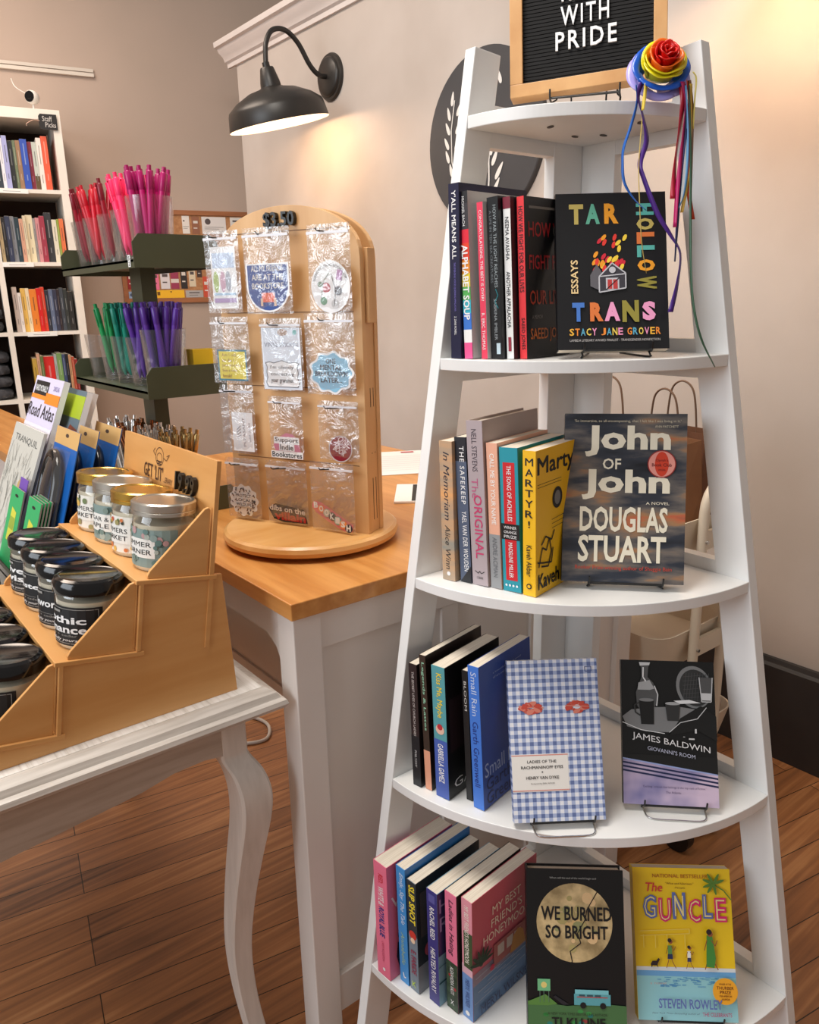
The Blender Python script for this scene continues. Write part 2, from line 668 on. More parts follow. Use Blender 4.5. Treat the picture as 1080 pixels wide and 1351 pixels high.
b.build('trim_1', smooth=30, kind='structure')
# ================================================================== corner ladder shelf
XC, YC = 0.978, 0.812
ZS = [1.4575, 1.1528, 0.849, 0.5445, 0.2376]


def rx(z): return 0.433 + (0.2376 - z) * 0.166
def ry(z): return 0.434 + (0.2376 - z) * 0.193


ladder = tag(empty('corner_ladder_shelf', (XC, YC, 0)), 'white five-tier quarter-round corner ladder shelf full of books, standing by the counter end', 'shelf')
LM = T(-XC, -YC, 0)
b = MB()
zt = 1.54
b.prism([(XC - rx(0), 0), (XC - rx(0) + 0.05, 0), (XC - rx(zt) + 0.046, zt - 0.004), (XC - rx(zt), zt)], YC, YC + 0.019, M_white, 'y', LM)
b.build('rail', ladder, bevel=0.0012)
b = MB()
b.prism([(YC - ry(0), 0), (YC - ry(0) + 0.05, 0), (YC - ry(zt) + 0.048, zt - 0.004), (YC - ry(zt), zt)], XC, XC + 0.02, M_white, 'x', LM)
b.build('rail', ladder, bevel=0.0012)
b = MB(); b.box(XC - 0.062, XC - 0.0004, YC, YC + 0.019, 0, 1.47, M_white, LM)
b.build('corner_post', ladder, bevel=0.0012)
b = MB(); b.box(XC, XC + 0.02, YC - 0.058, YC + 0.019, 0, 1.47, M_white, LM)
b.build('corner_post', ladder, bevel=0.0012)
for i, z in enumerate(ZS):
    b = MB()
    pts = [(XC, YC)] + [(XC - rx(z) * math.cos(a), YC - ry(z) * math.sin(a)) for a in [PI / 2 * k / 40 for k in range(41)]]
    b.prism(pts, z - 0.0155, z, M_white, 'z', LM)
    sh = b.build('shelf', ladder, bevel=0.001)
    if i == 0:
        b = MB()
        for q, d, t in ((205, 0.165, 60), (212, 0.085, 20), (238, 0.085, 10), (245, 0.165, 40)):
            M = LM @ T(XC + d * math.cos(rad(q)), YC + d * math.sin(rad(q)), z - 0.0159) @ RZ(rad(t))
            b.prism([(0.008 * math.cos(a), 0.004 * math.sin(a)) for a in [2 * PI * k / 12 for k in range(12)]], -0.0004, 0.0002, P((58, 50, 46), 0.6), 'z', M)
        b.build('screw_slot', sh)
    for s in (0, 1):
        b = MB()
        za, zb = z - 0.034, z + 0.018
        if s == 0:
            b.prism([(XC - rx(za) + 0.044, za), (XC - 0.05, za), (XC - 0.05, zb), (XC - rx(zb) + 0.044, zb)], YC + 0.001, YC + 0.0175, M_white, 'y', LM)
        else:
            b.prism([(YC - ry(za) + 0.044, za), (YC - 0.05, za), (YC - 0.05, zb), (YC - ry(zb) + 0.044, zb)], XC + 0.001, XC + 0.0185, M_white, 'x', LM)
        b.build('shelf_apron', ladder)

# ================================================================== counter
desk = tag(empty('counter', (0.476, 0.869, 0)), 'long white-painted counter with honey oak worktop behind the ladder shelf', 'counter')
DM = T(-0.476, -0.869, 0)
DX0, DX1, DY0, DY1 = 0.476, 1.272, 0.869, 1.95
b = MB(); b.box(DX0, DX1, DY0, DY1, 0.811, 0.836, M_desk, DM)
b.build('worktop', desk, bevel=0.0015)
lx0, ly0 = DX0 + 0.006, DY0 + 0.008
for (x, y) in ((lx0, ly0), (DX1 - 0.055, ly0), (lx0, DY1 - 0.06), (DX1 - 0.055, DY1 - 0.06)):
    b = MB(); b.prism([(x, y), (x + 0.045, y), (x + 0.045, y + 0.045), (x, y + 0.045)], 0, 0.811, M_deskwhite, 'z', DM)
    b.build('leg', desk, bevel=0.0015)
b = MB()
xa, xb = lx0 + 0.045, DX1 - 0.055
b.box(xa, xb, ly0 + 0.012, ly0 + 0.024, 0.14, 0.811, M_deskwhite, DM)
b.box(xa, xb, ly0 + 0.004, ly0 + 0.013, 0.752, 0.811, M_deskwhite, DM)
b.box(xa, xb, ly0 + 0.002, ly0 + 0.013, 0.10, 0.172, M_deskwhite, DM)
for fx in (xa + 0.23, xa + 0.44):
    b.box(fx, fx + 0.035, ly0 + 0.006, ly0 + 0.013, 0.172, 0.752, M_deskwhite, DM)
b.build('end_panel', desk, bevel=0.001)
b = MB()
b.box(lx0 + 0.012, lx0 + 0.03, ly0 + 0.045, DY1 - 0.06, 0.755, 0.811, M_deskwhite, DM)
b.prism([(ly0 + 0.044, 0.811), (ly0 + 0.10, 0.811), (ly0 + 0.085, 0.762), (ly0 + 0.06, 0.748), (ly0 + 0.044, 0.72)], lx0 + 0.004, lx0 + 0.014, M_deskwhite, 'x', DM)
b.build('top_rail', desk)
b = MB()
b.box(lx0 + 0.05, lx0 + 0.066, ly0 + 0.04, DY1 - 0.06, 0.6, 0.76, M_deskwhite, DM)
b.box(lx0 + 0.046, lx0 + 0.062, ly0 + 0.04, DY1 - 0.06, 0.632, 0.638, M_deskwhite, DM)
b.build('side_panel', desk)

rc = tag(empty('rear_counter', (0.44, 2.25, 0)), 'wood-topped white counter before the far bookcase at the left edge', 'counter')
b = MB(); b.box(0, 0.21, 0, 1.3, 0.806, 0.836, M_desk); b.build('worktop', rc, bevel=0.0015)
b = MB(); b.box(0.012, 0.2, 0.012, 1.29, 0.0, 0.806, M_deskwhite); b.build('body', rc)

# ================================================================== white-washed display table
tab = tag(empty('display_table', (-0.02, 1.48, 0)), 'white-washed oak table with curved cabriole legs carrying the candle stand', 'table')
TM = T(0.02, -1.48, 0)
TX0, TX1, TY0, TY1, TZ = -0.55, 0.470, 0.880, 2.02, 0.7105
b = MB()


def slab(ins, z):
    return [(TX0 + ins, TY0 + ins, z), (TX1 - ins, TY0 + ins, z), (TX1 - ins, TY1 - ins, z), (TX0 + ins, TY1 - ins, z)]


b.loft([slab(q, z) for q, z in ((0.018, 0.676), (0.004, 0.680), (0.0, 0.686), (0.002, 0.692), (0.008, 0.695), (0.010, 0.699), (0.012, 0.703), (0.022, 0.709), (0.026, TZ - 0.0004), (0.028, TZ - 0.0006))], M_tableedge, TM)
b.box(TX0 + 0.027, TX1 - 0.027, TY0 + 0.027, TY1 - 0.027, TZ - 0.004, TZ, M_table, TM)
b.build('tabletop', tab)
ax0, ax1, ay0, ay1 = TX0 + 0.055, TX1 - 0.055, TY0 + 0.03, TY1 - 0.03


def apron_poly(a, c):
    p = [(a, 0.676), (c, 0.676)]
    L = c - a
    for k in range(21):
        t = k / 20
        x = c - L * t
        d = min(t, 1 - t) * L
        z = 0.622 + 0.008 * math.sin(min(d / 0.12, 1) * PI) - 0.022 * max(0, min(1, (d - 0.1) / 0.22))
        p.append((x, z))
    return p


for nm, args in (('apron', (apron_poly(ax0 + 0.02, ax1 - 0.02), ay0, ay0 + 0.018, 'y')), ('apron', (apron_poly(ax0 + 0.02, ax1 - 0.02), ay1 - 0.018, ay1, 'y')),
                 ('apron', (apron_poly(ay0 + 0.02, ay1 - 0.02), ax0, ax0 + 0.018, 'x')), ('apron', (apron_poly(ay0 + 0.02, ay1 - 0.02), ax1 - 0.018, ax1, 'x'))):
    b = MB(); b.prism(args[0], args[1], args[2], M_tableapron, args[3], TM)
    b.build(nm, tab)
CAB = [(0.676, 0.0, 0.040), (0.63, 0.0, 0.040), (0.615, 0.001, 0.041), (0.59, 0.012, 0.046), (0.555, 0.018, 0.049), (0.51, 0.016, 0.047), (0.44, 0.006, 0.042), (0.36, -0.004, 0.036), (0.28, -0.010, 0.032), (0.20, -0.008, 0.029), (0.12, 0.0, 0.028), (0.06, 0.010, 0.031), (0.03, 0.016, 0.036), (0.0, 0.018, 0.036)]
for sx in (1, -1):
    for sy in (-1, 1):
        cx = (ax1 - 0.019) if sx > 0 else (ax0 + 0.019)
        cy = (ay0 + 0.019) if sy < 0 else (ay1 - 0.019)
        b = MB()
        rings = []
        pts = smooth_path([(o, w, z) for z, o, w in CAB], 4)
        for p in pts:
            o, w, z = p
            h = w / 2
            c = h * 0.16
            X, Y = cx + sx * o, cy + sy * o
            rings.append([(X - h + c, Y - h, z), (X + h - c, Y - h, z), (X + h, Y - h + c, z), (X + h, Y + h - c, z), (X + h - c, Y + h, z), (X - h + c, Y + h, z), (X - h, Y + h - c, z), (X - h, Y - h + c, z)])
        b.loft(rings, M_tableleg, TM)
        b.build('leg', tab, smooth=32)

# ================================================================== candle stand
CS = tag(empty('candle_stand', (0.25, 1.09, TZ)), 'birch plywood stepped candle display with price board on the white table', 'display stand')
CM = T(-0.25, -1.09, -TZ)
SY0, SY1 = 0.9225, 1.262
TILT = rad(9.3)
tx, tz = math.cos(TILT), -math.sin(TILT)
steps = [(0.296, 0.9015), (0.190, 0.8245), (0.084, 0.7475)]       # front lip of each tier
prof = [(0.068, TZ), (0.4135, TZ), (0.4055, 0.8835), (0.296, 0.8985), (0.282, 0.806), (0.190, 0.8215), (0.176, 0.729), (0.084, 0.7445), (0.079, TZ + 0.004)]
for y in (SY0, SY1 - 0.006):
    b = MB()
    b.prism(prof, y, y + 0.006, M_birch, 'y', CM)
    b.build('side_panel', CS, bevel=0.0008)
for i, (x, z) in enumerate(steps):
    M = CM @ T(x, 0, z) @ RY(TILT)
    b = MB()
    b.box(-0.004, 0.103, SY0 - 0.003, SY1 + 0.003, -0.006, 0, M_birch, M)
    b.build('tier_shelf', CS, bevel=0.0008)
    if i > 0:
        b = MB(); b.box(0.093, 0.0985, SY0 - 0.003, SY1 + 0.003, 0.0, 0.088, M_birch, M)
        b.build('riser', CS, bevel=0.0008)
    for y in (SY0 + 0.001, SY1 - 0.006):
        b = MB()
        b.prism([(0.012, 0.0), (0.09, 0.0), (0.09, 0.086), (0.0875, 0.09), (0.082, 0.088), (0.014, 0.010), (0.011, 0.004)], y, y + 0.005, M_birch, 'y', M)
        b.build('side_fence', CS, bevel=0.0008)
b = MB()
M = CM @ T(0.296, 0, 0.9015) @ RY(TILT)
b.box(0.093, 0.099, SY0 - 0.002, SY1, -0.1, 0.151, M_birch, M)
a = Art(b, M @ Vector((0.093, SY1, 0.062)), (M.to_3x3() @ Vector((0, -1, 0))), (M.to_3x3() @ Vector((0, 0, 1))), (M.to_3x3() @ Vector((-1, 0, 0))), SY1 - SY0, 0.089)
dk = P((66, 36, 18), 0.6)
cu, cv = 0.44, 0.76
a.line([(cu + 0.045 * math.cos(t), cv + 0.15 * math.sin(t)) for t in [2 * PI * k / 20 for k in range(21)]], 0.0012, dk)
a.line([(cu + 0.03 * math.cos(t), cv - 0.02 + 0.08 * math.sin(t)) for t in [2 * PI * k / 16 for k in range(17)]], 0.001, dk)
a.line([(cu - 0.03, cv - 0.08), (cu + 0.03, cv - 0.08)], 0.002, dk)
a.line([(cu - 0.025, cv - 0.12), (cu + 0.025, cv - 0.12)], 0.002, dk)
a.line([(cu + 0.045, cv), (cu + 0.08, cv - 0.03), (cu + 0.11, cv + 0.08), (cu + 0.08, cv + 0.04)], 0.001, dk)
a.line([(cu - 0.045, cv), (cu - 0.07, cv + 0.06), (cu - 0.05, cv + 0.12)], 0.001, dk)
a.text("GET 'LIT'", 0.27, 0.36, 0.49, 0.60, dk, 0.008)
a.text('...ERARY', 0.50, 0.37, 0.60, 0.46, dk, 0.008)
a.text('hand pouring soy candles', 0.32, 0.24, 0.56, 0.32, dk, 0, shear=0.02)
a.rect(0.38, 0.135, 0.49, 0.15, dk)
a.text('19.99', 0.665, 0.36, 0.855, 0.66, M_black, 0.022, depth=0.003, sp=1.12)
b.build('price_board', CS, bevel=0.0)


def jar(label, group, kind, loc, lines, rz):
    t = tag(empty('candle_jar', M=T(*loc) @ RY(TILT * 0.6) @ RZ(rz)), label, 'candle', group)
    R = 0.0402
    b = MB()
    b.lathe([(0, 0), (R - 0.004, 0), (R - 0.001, 0.003), (R, 0.008), (R, 0.066), (R - 0.002, 0.073), (R - 0.004, 0.077)], M_jarglass, seg=32)
    b.build('glass', t, smooth=40)
    b = MB()
    b.lathe([(0, 0.002), (R - 0.004, 0.002), (R - 0.0016, 0.007), (R - 0.0016, 0.063), (0, 0.064)], M_wax, seg=32)
    b.build('wax', t, smooth=40)
    lidm = {'gold': M_gold, 'silver': M_silverlid, 'black': M_blackgloss}[kind]
    b = MB()
    pr = []
    R2 = R + 0.001
    n = 72
    prof_ = [(R2 - 0.003, 0.074), (R2, 0.075), (R2, 0.079), (R2 - 0.0008, 0.080), (R2, 0.081), (R2, 0.0895), (R2 - 0.002, 0.0915), (R2 - 0.006, 0.0915), (R2 - 0.007, 0.0905), (0.002, 0.0905), (0, 0.0905)]
    if kind == 'black':
        prof_ = [(R2 - 0.003, 0.071), (R2 + 0.0012, 0.072), (R2 + 0.0015, 0.084), (R2 - 0.001, 0.0885), (R2 - 0.006, 0.0905), (R2 - 0.008, 0.0895), (0.002, 0.0895), (0, 0.0895)]
    vs, fs = [], []
    for j, (r, z) in enumerate(prof_):
        for i in range(n):
            th = 2 * PI * i / n
            q = r + (0.0005 if (i % 2 and 5 <= j + (0 if kind != 'black' else 3) <= 5) else 0)
            vs.append((q * math.cos(th), q * math.sin(th), z))
    for j in range(len(prof_) - 1):
        for i in range(n):
            k = (i + 1) % n
            fs.append((j * n + i, j * n + k, (j + 1) * n + k, (j + 1) * n + i))
    b.add(vs, fs, lidm)
    b.build('lid', t, smooth=35)
    # wrap-around label, centred on local -X
    b = MB()
    LW, LH = 0.120, 0.050

    def wrap(u, v, n_):
        th = PI + (u - LW / 2) / R
        q = R + 0.0002 + n_
        return Vector((q * math.cos(th), q * math.sin(th), 0.008 + v))
    a = Art(b, (0, 0, 0), (1, 0, 0), (0, 0, 1), (0, 0, 1), LW, LH, wrap=wrap)
    if kind == 'black':
        ink = P((20, 20, 22), 0.6)
        a.rect(0, 0, 1, 1, ink)
        g = P((150, 148, 144), 0.6)
        for q in ((0.04, 0.05, 0.96, 0.065), (0.04, 0.935, 0.96, 0.95)):
            a.rect(*q, g)
        a.rect(0.04, 0.05, 0.047, 0.95, g); a.rect(0.953, 0.05, 0.96, 0.95, g)
        for k, s in enumerate(lines):
            v = 0.60 if len(lines) == 1 else 0.66 - 0.24 * k
            a.text(s, 0.16, v - 0.09, 0.84, v + 0.10, W, 0.03)
        a.rect(0.3, 0.33, 0.7, 0.338, g)
        a.text('leather + cedar', 0.25, 0.24, 0.75, 0.30, g)
        a.text('candlefully yours', 0.25, 0.1, 0.75, 0.19, W, 0, shear=0.03)
        a.rect(0.44, 0.84, 0.56, 0.9, g)
    else:
        cb = P((236, 232, 222), 0.6)
        a.rect(0, 0, 1, 1, cb)
        rnd = random.Random(len(lines[0]) + int(loc[1] * 100))
        pal = [(214, 120, 60), (226, 182, 92), (196, 70, 54), (112, 128, 84), (60, 66, 52), (160, 150, 96)] if lines[0].startswith('FARM') else [(96, 128, 124), (140, 160, 156), (70, 96, 92), (170, 180, 170), (190, 150, 150), (120, 140, 132)]
        if not lines[0].startswith('FARM'):
            a.rect(0, 0, 1, 1, P((132, 152, 148), 0.6))
        for k in range(70):
            u, v = rnd.uniform(0.03, 0.97), rnd.uniform(0.05, 0.95)
            if 0.24 < u < 0.76 and 0.24 < v < 0.74:
                continue
            a.k = 0.0005 + 0.00002 * k
            a.ell(u, v, rnd.uniform(0.02, 0.042), None, P(rnd.choice(pal), 0.6), 10)
        a.k = 0.002 * 0 + 0.00062
        a.rect(0.24, 0.25, 0.76, 0.75, P((240, 238, 232), 0.6))
        for k, s in enumerate(lines):
            v = 0.60 - 0.2 * k
            a.text(s, 0.28, v - 0.06, 0.72, v + 0.07, P((40, 38, 36), 0.6), 0.005)
    b.build('paper_label', t)
    return t


tops = [(1.216, 'gold', ['FARMERS', 'MARKET'], 'gold-lidded candle jar with fruit label, farthest on the top candle tier'),
        (1.137, 'silver', ['SUGAR &', 'MAPLE'], 'silver-lidded candle jar with grey leaf label, second farthest on the top tier'),
        (1.058, 'gold', ['FARMERS', 'MARKET'], 'gold-lidded candle jar with fruit label, second nearest on the top candle tier'),
        (0.978, 'silver', ['SUMMER', 'CORNER'], 'silver-lidded candle jar with teal leaf label at the near end of the top tier')]
for k, (y, kd, ln, lb) in enumerate(tops):
    d = 0.0545
    jar(lb, None, kd, (0.296 + tx * d, y, 0.9015 + tz * d + 0.0005), ln, rad((10, 6, 4, 8)[k]))
mids = [(1.216, ['Oliver', 'Twist'], 'black-lidded candle with black label starting the far end of the middle tier'),
        (1.137, ['Spinster'], 'black-lidded candle second from the far end of the middle tier'),
        (1.058, ['Bookworm'], 'black-lidded candle with one-line black label, third along the middle tier'),
        (0.978, ['Gothic', 'Romance'], 'black-lidded candle with blackletter label at the near end of the middle tier')]
for k, (y, ln, lb) in enumerate(mids):
    d = 0.0545
    jar(lb, None, 'black', (0.190 + tx * d, y, 0.8245 + tz * d + 0.0005), ln, rad((6, 4, 8, 10)[k]))
for k, y in enumerate((1.216, 1.137, 1.058, 0.978)):
    d = 0.0545
    jar('black-lidded candle on the bottom tier, ' + ('farthest, only its lid edge showing', 'second from its far end, half hidden', 'second from its near end', 'nearest, cut by the left picture edge')[k], None, 'black', (0.084 + tx * d, y, 0.7475 + tz * d + 0.0005), [], rad(5))
# ================================================================== wall sconce lamps
def sconce(y, label, pw):
    t = tag(empty('wall_sconce', (WX, y, 2.102)), label, 'lamp')
    b = MB()
    RM = RY(-PI / 2)
    b.lathe([(0, 0.0), (0.088, 0.0), (0.088, 0.006), (0.084, 0.012), (0.074, 0.013), (0.073, 0.019), (0.066, 0.025), (0.012, 0.027), (0, 0.027)], M_lamp, RM, 36)
    b.build('wall_plate', t, smooth=40)
    b = MB()
    ax = Vector((-0.215, 0, 0.977))
    rim = Vector((-0.252, 0, -0.202))
    neck = rim + ax * 0.212
    pts = smooth_path([(-0.02, 0, 0.0), (-0.06, 0, 0.0), (-0.10, 0, 0.03), (-0.15, 0, 0.10), (-0.205, 0, 0.135), (-0.262, 0, 0.125), (-0.292, 0, 0.075), neck + ax * 0.0], 8)
    b.tube(pts, 0.0095, M_lamp, 12)
    b.build('gooseneck_arm', t, smooth=60)
    X = Vector((0.977, 0, 0.215))
    SM = basis(rim, X, Vector((0, 1, 0)), ax)
    b = MB()
    outer = [(0.197, 0.0), (0.198, 0.004), (0.188, 0.055), (0.184, 0.066), (0.150, 0.092), (0.095, 0.118), (0.050, 0.128), (0.040, 0.133), (0.038, 0.15), (0.027, 0.195), (0.024, 0.2), (0.014, 0.201), (0.014, 0.217), (0, 0.217)]
    b.lathe(outer, M_lamp, SM, 48)
    sh = b.build('shade', t, smooth=35)
    b = MB()
    b.lathe([(0.197, 0.0), (0.1865, 0.055), (0.182, 0.064), (0.149, 0.089), (0.094, 0.115), (0.03, 0.127), (0, 0.127)], P((240, 234, 220), 0.5, kind='white_enamel'), SM, 48)
    b.build('shade_lining', sh, smooth=60)
    em, n, l, bs = newmat('warm_bulb') if 'warm_bulb' not in bpy.data.materials else (bpy.data.materials['warm_bulb'], None, None, None)
    if bs:
        bs.inputs['Emission Color'].default_value = (1, 0.72, 0.42, 1)
        bs.inputs['Emission Strength'].default_value = 12
    b = MB()
    b.lathe([(0, 0.055), (0.018, 0.058), (0.029, 0.072), (0.03, 0.085), (0.022, 0.105), (0.014, 0.125), (0, 0.127)], em, SM, 20)
    b.build('bulb', t, smooth=60)
    L = bpy.data.lights.new('sconce_light', 'POINT')
    L.energy = pw
    L.color = (1.0, 0.67, 0.43)
    L.shadow_soft_size = 0.03
    lo = bpy.data.objects.new('sconce_light', L)
    COL.objects.link(lo)
    lo.parent = t
    lo.location = rim + ax * 0.035
    return t


sconce(2.923, 'black gooseneck barn-shade wall lamp glowing above the wooden sticker spinner', 4.2)
sconce(0.98, 'black gooseneck wall lamp above the right of the ladder shelf, just outside the view', 4.4)

# ================================================================== round sign on the wall
b = MB()
CY, CZ, CR = 2.02, 1.735, 0.268
b.lathe([(0, 0), (CR, 0), (CR, 0.018), (CR - 0.003, 0.021), (0, 0.021)], M_charcoal, RY(-PI / 2), 64)
a = Art(b, (-0.021, CR, -CR), (0, -1, 0), (0, 0, 1), (-1, 0, 0), 2 * CR, 2 * CR)
lw = P((228, 226, 222), 0.6)


def leaf(cy, cz, ang, L=0.045, Wd=0.014):
    u, v = (CY + CR - cy) / (2 * CR), (cz - CZ + CR) / (2 * CR)
    pts = []
    for k in range(16):
        t = 2 * PI * k / 16
        x, y = L / 2 * math.cos(t), Wd / 2 * math.sin(t) * (1 - 0.35 * math.cos(t))
        pts.append((u + (x * math.cos(ang) - y * math.sin(ang)) / (2 * CR), v + (x * math.sin(ang) + y * math.cos(ang)) / (2 * CR)))
    a.poly(pts, lw)


for cy, cz, an in ((2.163, 1.877, 80), (2.182, 1.833, 105), (2.188, 1.788, 115), (2.194, 1.742, 118), (2.19, 1.70, 112), (2.172, 1.655, 105), (2.13, 1.84, 60), (2.135, 1.785, 60), (2.14, 1.735, 62),
                   (1.968, 1.928, 68), (1.975, 1.885, 55), (1.94, 1.90, 110)):
    leaf(cy, cz, rad(an))
for cy, cz, an, L in ((2.003, 1.655, 102, 0.07), (1.99, 1.685, 98, 0.05), (1.957, 1.668, 62, 0.055), (1.975, 1.70, 90, 0.05), (1.937, 1.625, 55, 0.06), (2.012, 1.585, 110, 0.075), (1.953, 1.575, 58, 0.07)):
    leaf(cy, cz, rad(an), L, 0.016)
s_ = lambda y, z: ((CY + CR - y) / (2 * CR), (z - CZ + CR) / (2 * CR))
a.line([s_(1.985, 1.70), s_(1.983, 1.60), s_(1.99, 1.52)], 0.006, lw)
a.line([s_(2.15, 1.87), s_(2.168, 1.78), s_(2.165, 1.68), s_(2.13, 1.58), s_(1.99, 1.50)], 0.004, lw)
o = b.build('round_sign', loc=(WX, CY, CZ), smooth=35)
tag(o, 'round charcoal wall sign with white leaf sprigs behind the ladder shelf', 'sign')

# ================================================================== letter board
LU = Vector((math.cos(rad(-56)), math.sin(rad(-56)), 0))
LN = Vector((LU.y, -LU.x, 0))
ta, ro = rad(9), rad(3.0)
LV = Vector((0, 0, 1)) * math.cos(ta) - LN * math.sin(ta)
LNN = LN * math.cos(ta) + Vector((0, 0, 1)) * math.sin(ta)
U2 = LU * math.cos(ro) + LV * math.sin(ro)
V2 = LV * math.cos(ro) - LU * math.sin(ro)
LBO = (0.818, 0.804, 1.4835)
LBM = basis(LBO, U2, -LNN, V2)
lb = tag(empty('letter_board', M=LBM), 'oak-framed black letter board reading WITH PRIDE on the top shelf', 'letter board')
LW_, LH_ = 0.197, 0.25
f = 0.0165
for (x0, x1, z0, z1) in ((0, LW_, 0, f), (0, LW_, LH_ - f, LH_), (0, f, f, LH_ - f), (LW_ - f, LW_, f, LH_ - f)):
    b = MB(); b.box(x0, x1, -0.004, 0.018, z0, z1, M_oakframe)
    b.build('frame_bar', lb, bevel=0.0008)
b = MB()
n = int((LH_ - 2 * f) / 0.0046)
for k in range(n):
    z = f + k * 0.0046
    b.box(f, LW_ - f, 0.0015, 0.008, z, z + 0.0036, M_felt)
b.box(f, LW_ - f, 0.004, 0.012, f, LH_ - f, M_felt)
b.build('felt_panel', lb)
for word, u0, u1, z0 in (('READ', 0.34, 0.66, 0.1105), ('WITH', 0.335, 0.64, 0.0812), ('PRIDE', 0.30, 0.69, 0.0515)):
    b = MB()
    a = Art(b, (0, 0.0013, 0), (1, 0, 0), (0, 0, 1), (0, -1, 0), LW_, LH_)
    a.text(word, u0, z0 / LH_, u1, (z0 + 0.0225) / LH_, W, 0.012, depth=0.0012, sp=1.25)
    b.build('letters', lb)
    a = None


def easel(label, M, w=0.10, back=0.10, h=0.10, tilt=0.38, lip=0.012, front=0.0, group=None, gloss=M_black):
    """wire display stand; local origin under the front lower edge of what it carries, x along the edge, y to the back"""
    t = tag(empty('wire_easel', M=M), label, 'display easel', group)
    r = 0.0013
    b = MB()
    zr = -r * 1.0
    for sx in (-1, 1):
        x = sx * w / 2
        b.tube(smooth_path([(x, -0.008, 0.010), (x, -0.007, 0.004), (x, -0.004, zr), (x, 0.012, zr - 0.001)], 3), r, gloss, 6)
    b.tube([(-w / 2, -0.0045, zr + 0.0012), (w / 2, -0.0045, zr + 0.0012)], r * 1.25, gloss, 6)
    b.build('lip', t, smooth=60)
    b = MB()
    g = -lip + r
    if front > 0:
        b.tube(smooth_path([(-w / 2, 0.01, zr - 0.002), (-w / 2, -0.002, g + 0.001), (-w / 2 + 0.006, -0.016 - front, g), (0, -0.018 - front, g), (w / 2 - 0.006, -0.016 - front, g), (w / 2, -0.002, g + 0.001), (w / 2, 0.01, zr - 0.002)], 5), r, M_steel if front > 0 else gloss, 6)
    for sx in (-1, 1):
        x = sx * w / 2
        ym = 0.0245
        b.tube(smooth_path([(x, 0.012, zr - 0.001), (x, 0.003, g + 0.003), (x, 0.012, g), (x * 0.5, ym + math.tan(tilt) * h + 0.018, g + 0.0005)], 4), r, gloss, 6)
        b.tube([(x, 0.012, zr - 0.001), (x * 0.9, ym + math.tan(tilt) * 0.01, 0.004), (x * 0.6, ym + math.tan(tilt) * h, h), (x * 0.5, ym + math.tan(tilt) * h + 0.018, g + 0.0005)], r, gloss, 6)
    b.tube([(-w * 0.3, 0.0245 + math.tan(tilt) * h, h), (w * 0.3, 0.0245 + math.tan(tilt) * h, h)], r, gloss, 6)
    b.build('wire_frame', t, smooth=60)
    return t


HB = basis((LBO[0] + 0.0965 * LU.x, LBO[1] + 0.0965 * LU.y, LBO[2] - 0.0035), LU, -LN, (0, 0, 1))
easel('low black wire easel under the oak letter board', HB, 0.088, 0.08, 0.09, 0.16, 0.0215)

# ================================================================== ribbon rosette
ROS = tag(empty('ribbon_rosette', (0.882, 0.620, 1.4885)), 'rainbow satin ribbon rosette with long hanging streamers on the top shelf corner', 'rosette')
axis = Vector((-0.50, -0.66, 0.48)).normalized()
rxv = Vector((0.786, -0.618, 0)).normalized()
ryv = axis.cross(rxv).normalized()
RM_ = basis((0, 0, 0), rxv, ryv, axis)
rr = random.Random(3)
PCOL = {'red': (216, 28, 22), 'orange': (240, 112, 28), 'yellow': (226, 214, 30), 'blue': (20, 84, 190), 'lavender': (170, 158, 222)}


def petal(colr, a0, span, rb, rtop, zb, ztop, flare, seedv):
    b = MB()
    ns, nt = 24, 12
    r_ = random.Random(seedv)
    ph, ph2 = r_.uniform(0, 6), r_.uniform(0, 6)
    vs = []
    for i in range(ns + 1):
        s = i / ns
        e = math.sin(PI * (0.05 + 0.90 * s)) ** 0.5
        th = a0 + span * s
        drift = 0.0030 * (s - 0.5)
        for j in range(nt + 1):
            t = j / nt
            lip = max(0, (t - 0.72) / 0.28) ** 1.6
            q = rb + (rtop - rb) * t ** 0.62 + drift + flare * lip * e + 0.0007 * math.sin(4 * th + 5 * t + ph)
            z = zb + (ztop - zb) * t * (0.62 + 0.38 * e) - flare * 0.75 * lip * e + 0.0006 * math.sin(6 * th + 7 * t + ph2)
            vs.append((q * math.cos(th), q * math.sin(th), z))
    fs = [(i * (nt + 1) + j, (i + 1) * (nt + 1) + j, (i + 1) * (nt + 1) + j + 1, i * (nt + 1) + j + 1) for i in range(ns) for j in range(nt)]
    b.add(vs, fs, P(PCOL[colr], 0.30, kind='satin'), RM_)
    o = b.build('petal', ROS, smooth=80)
    m = o.modifiers.new('thickness', 'SOLIDIFY')
    m.thickness = 0.0011


for colr, n, rb, rt_, zb, zt_, fl, off in (('red', 2, 0.001, 0.0035, 0.006, 0.036, 0.001, 0.3), ('red', 3, 0.003, 0.0080, 0.003, 0.036, 0.0018, 1.9), ('red', 3, 0.006, 0.0120, 0.0, 0.033, 0.0026, 1.2), ('orange', 3, 0.0095, 0.0165, -0.003, 0.029, 0.0038, 0.0),
                                           ('yellow', 3, 0.013, 0.0220, -0.006, 0.020, 0.0050, 0.7), ('yellow', 2, 0.014, 0.0205, -0.005, 0.0235, 0.0042, 2.4), ('blue', 4, 0.017, 0.0285, -0.010, 0.010, 0.0060, 0.2), ('lavender', 5, 0.018, 0.0315, -0.014, -0.001, 0.0070, 0.9)):
    for k in range(n):
        petal(colr, off + 2 * PI * k / n, 2 * PI / n * 1.4, rb, rt_, zb, zt_, fl, n * 13 + k * 7)
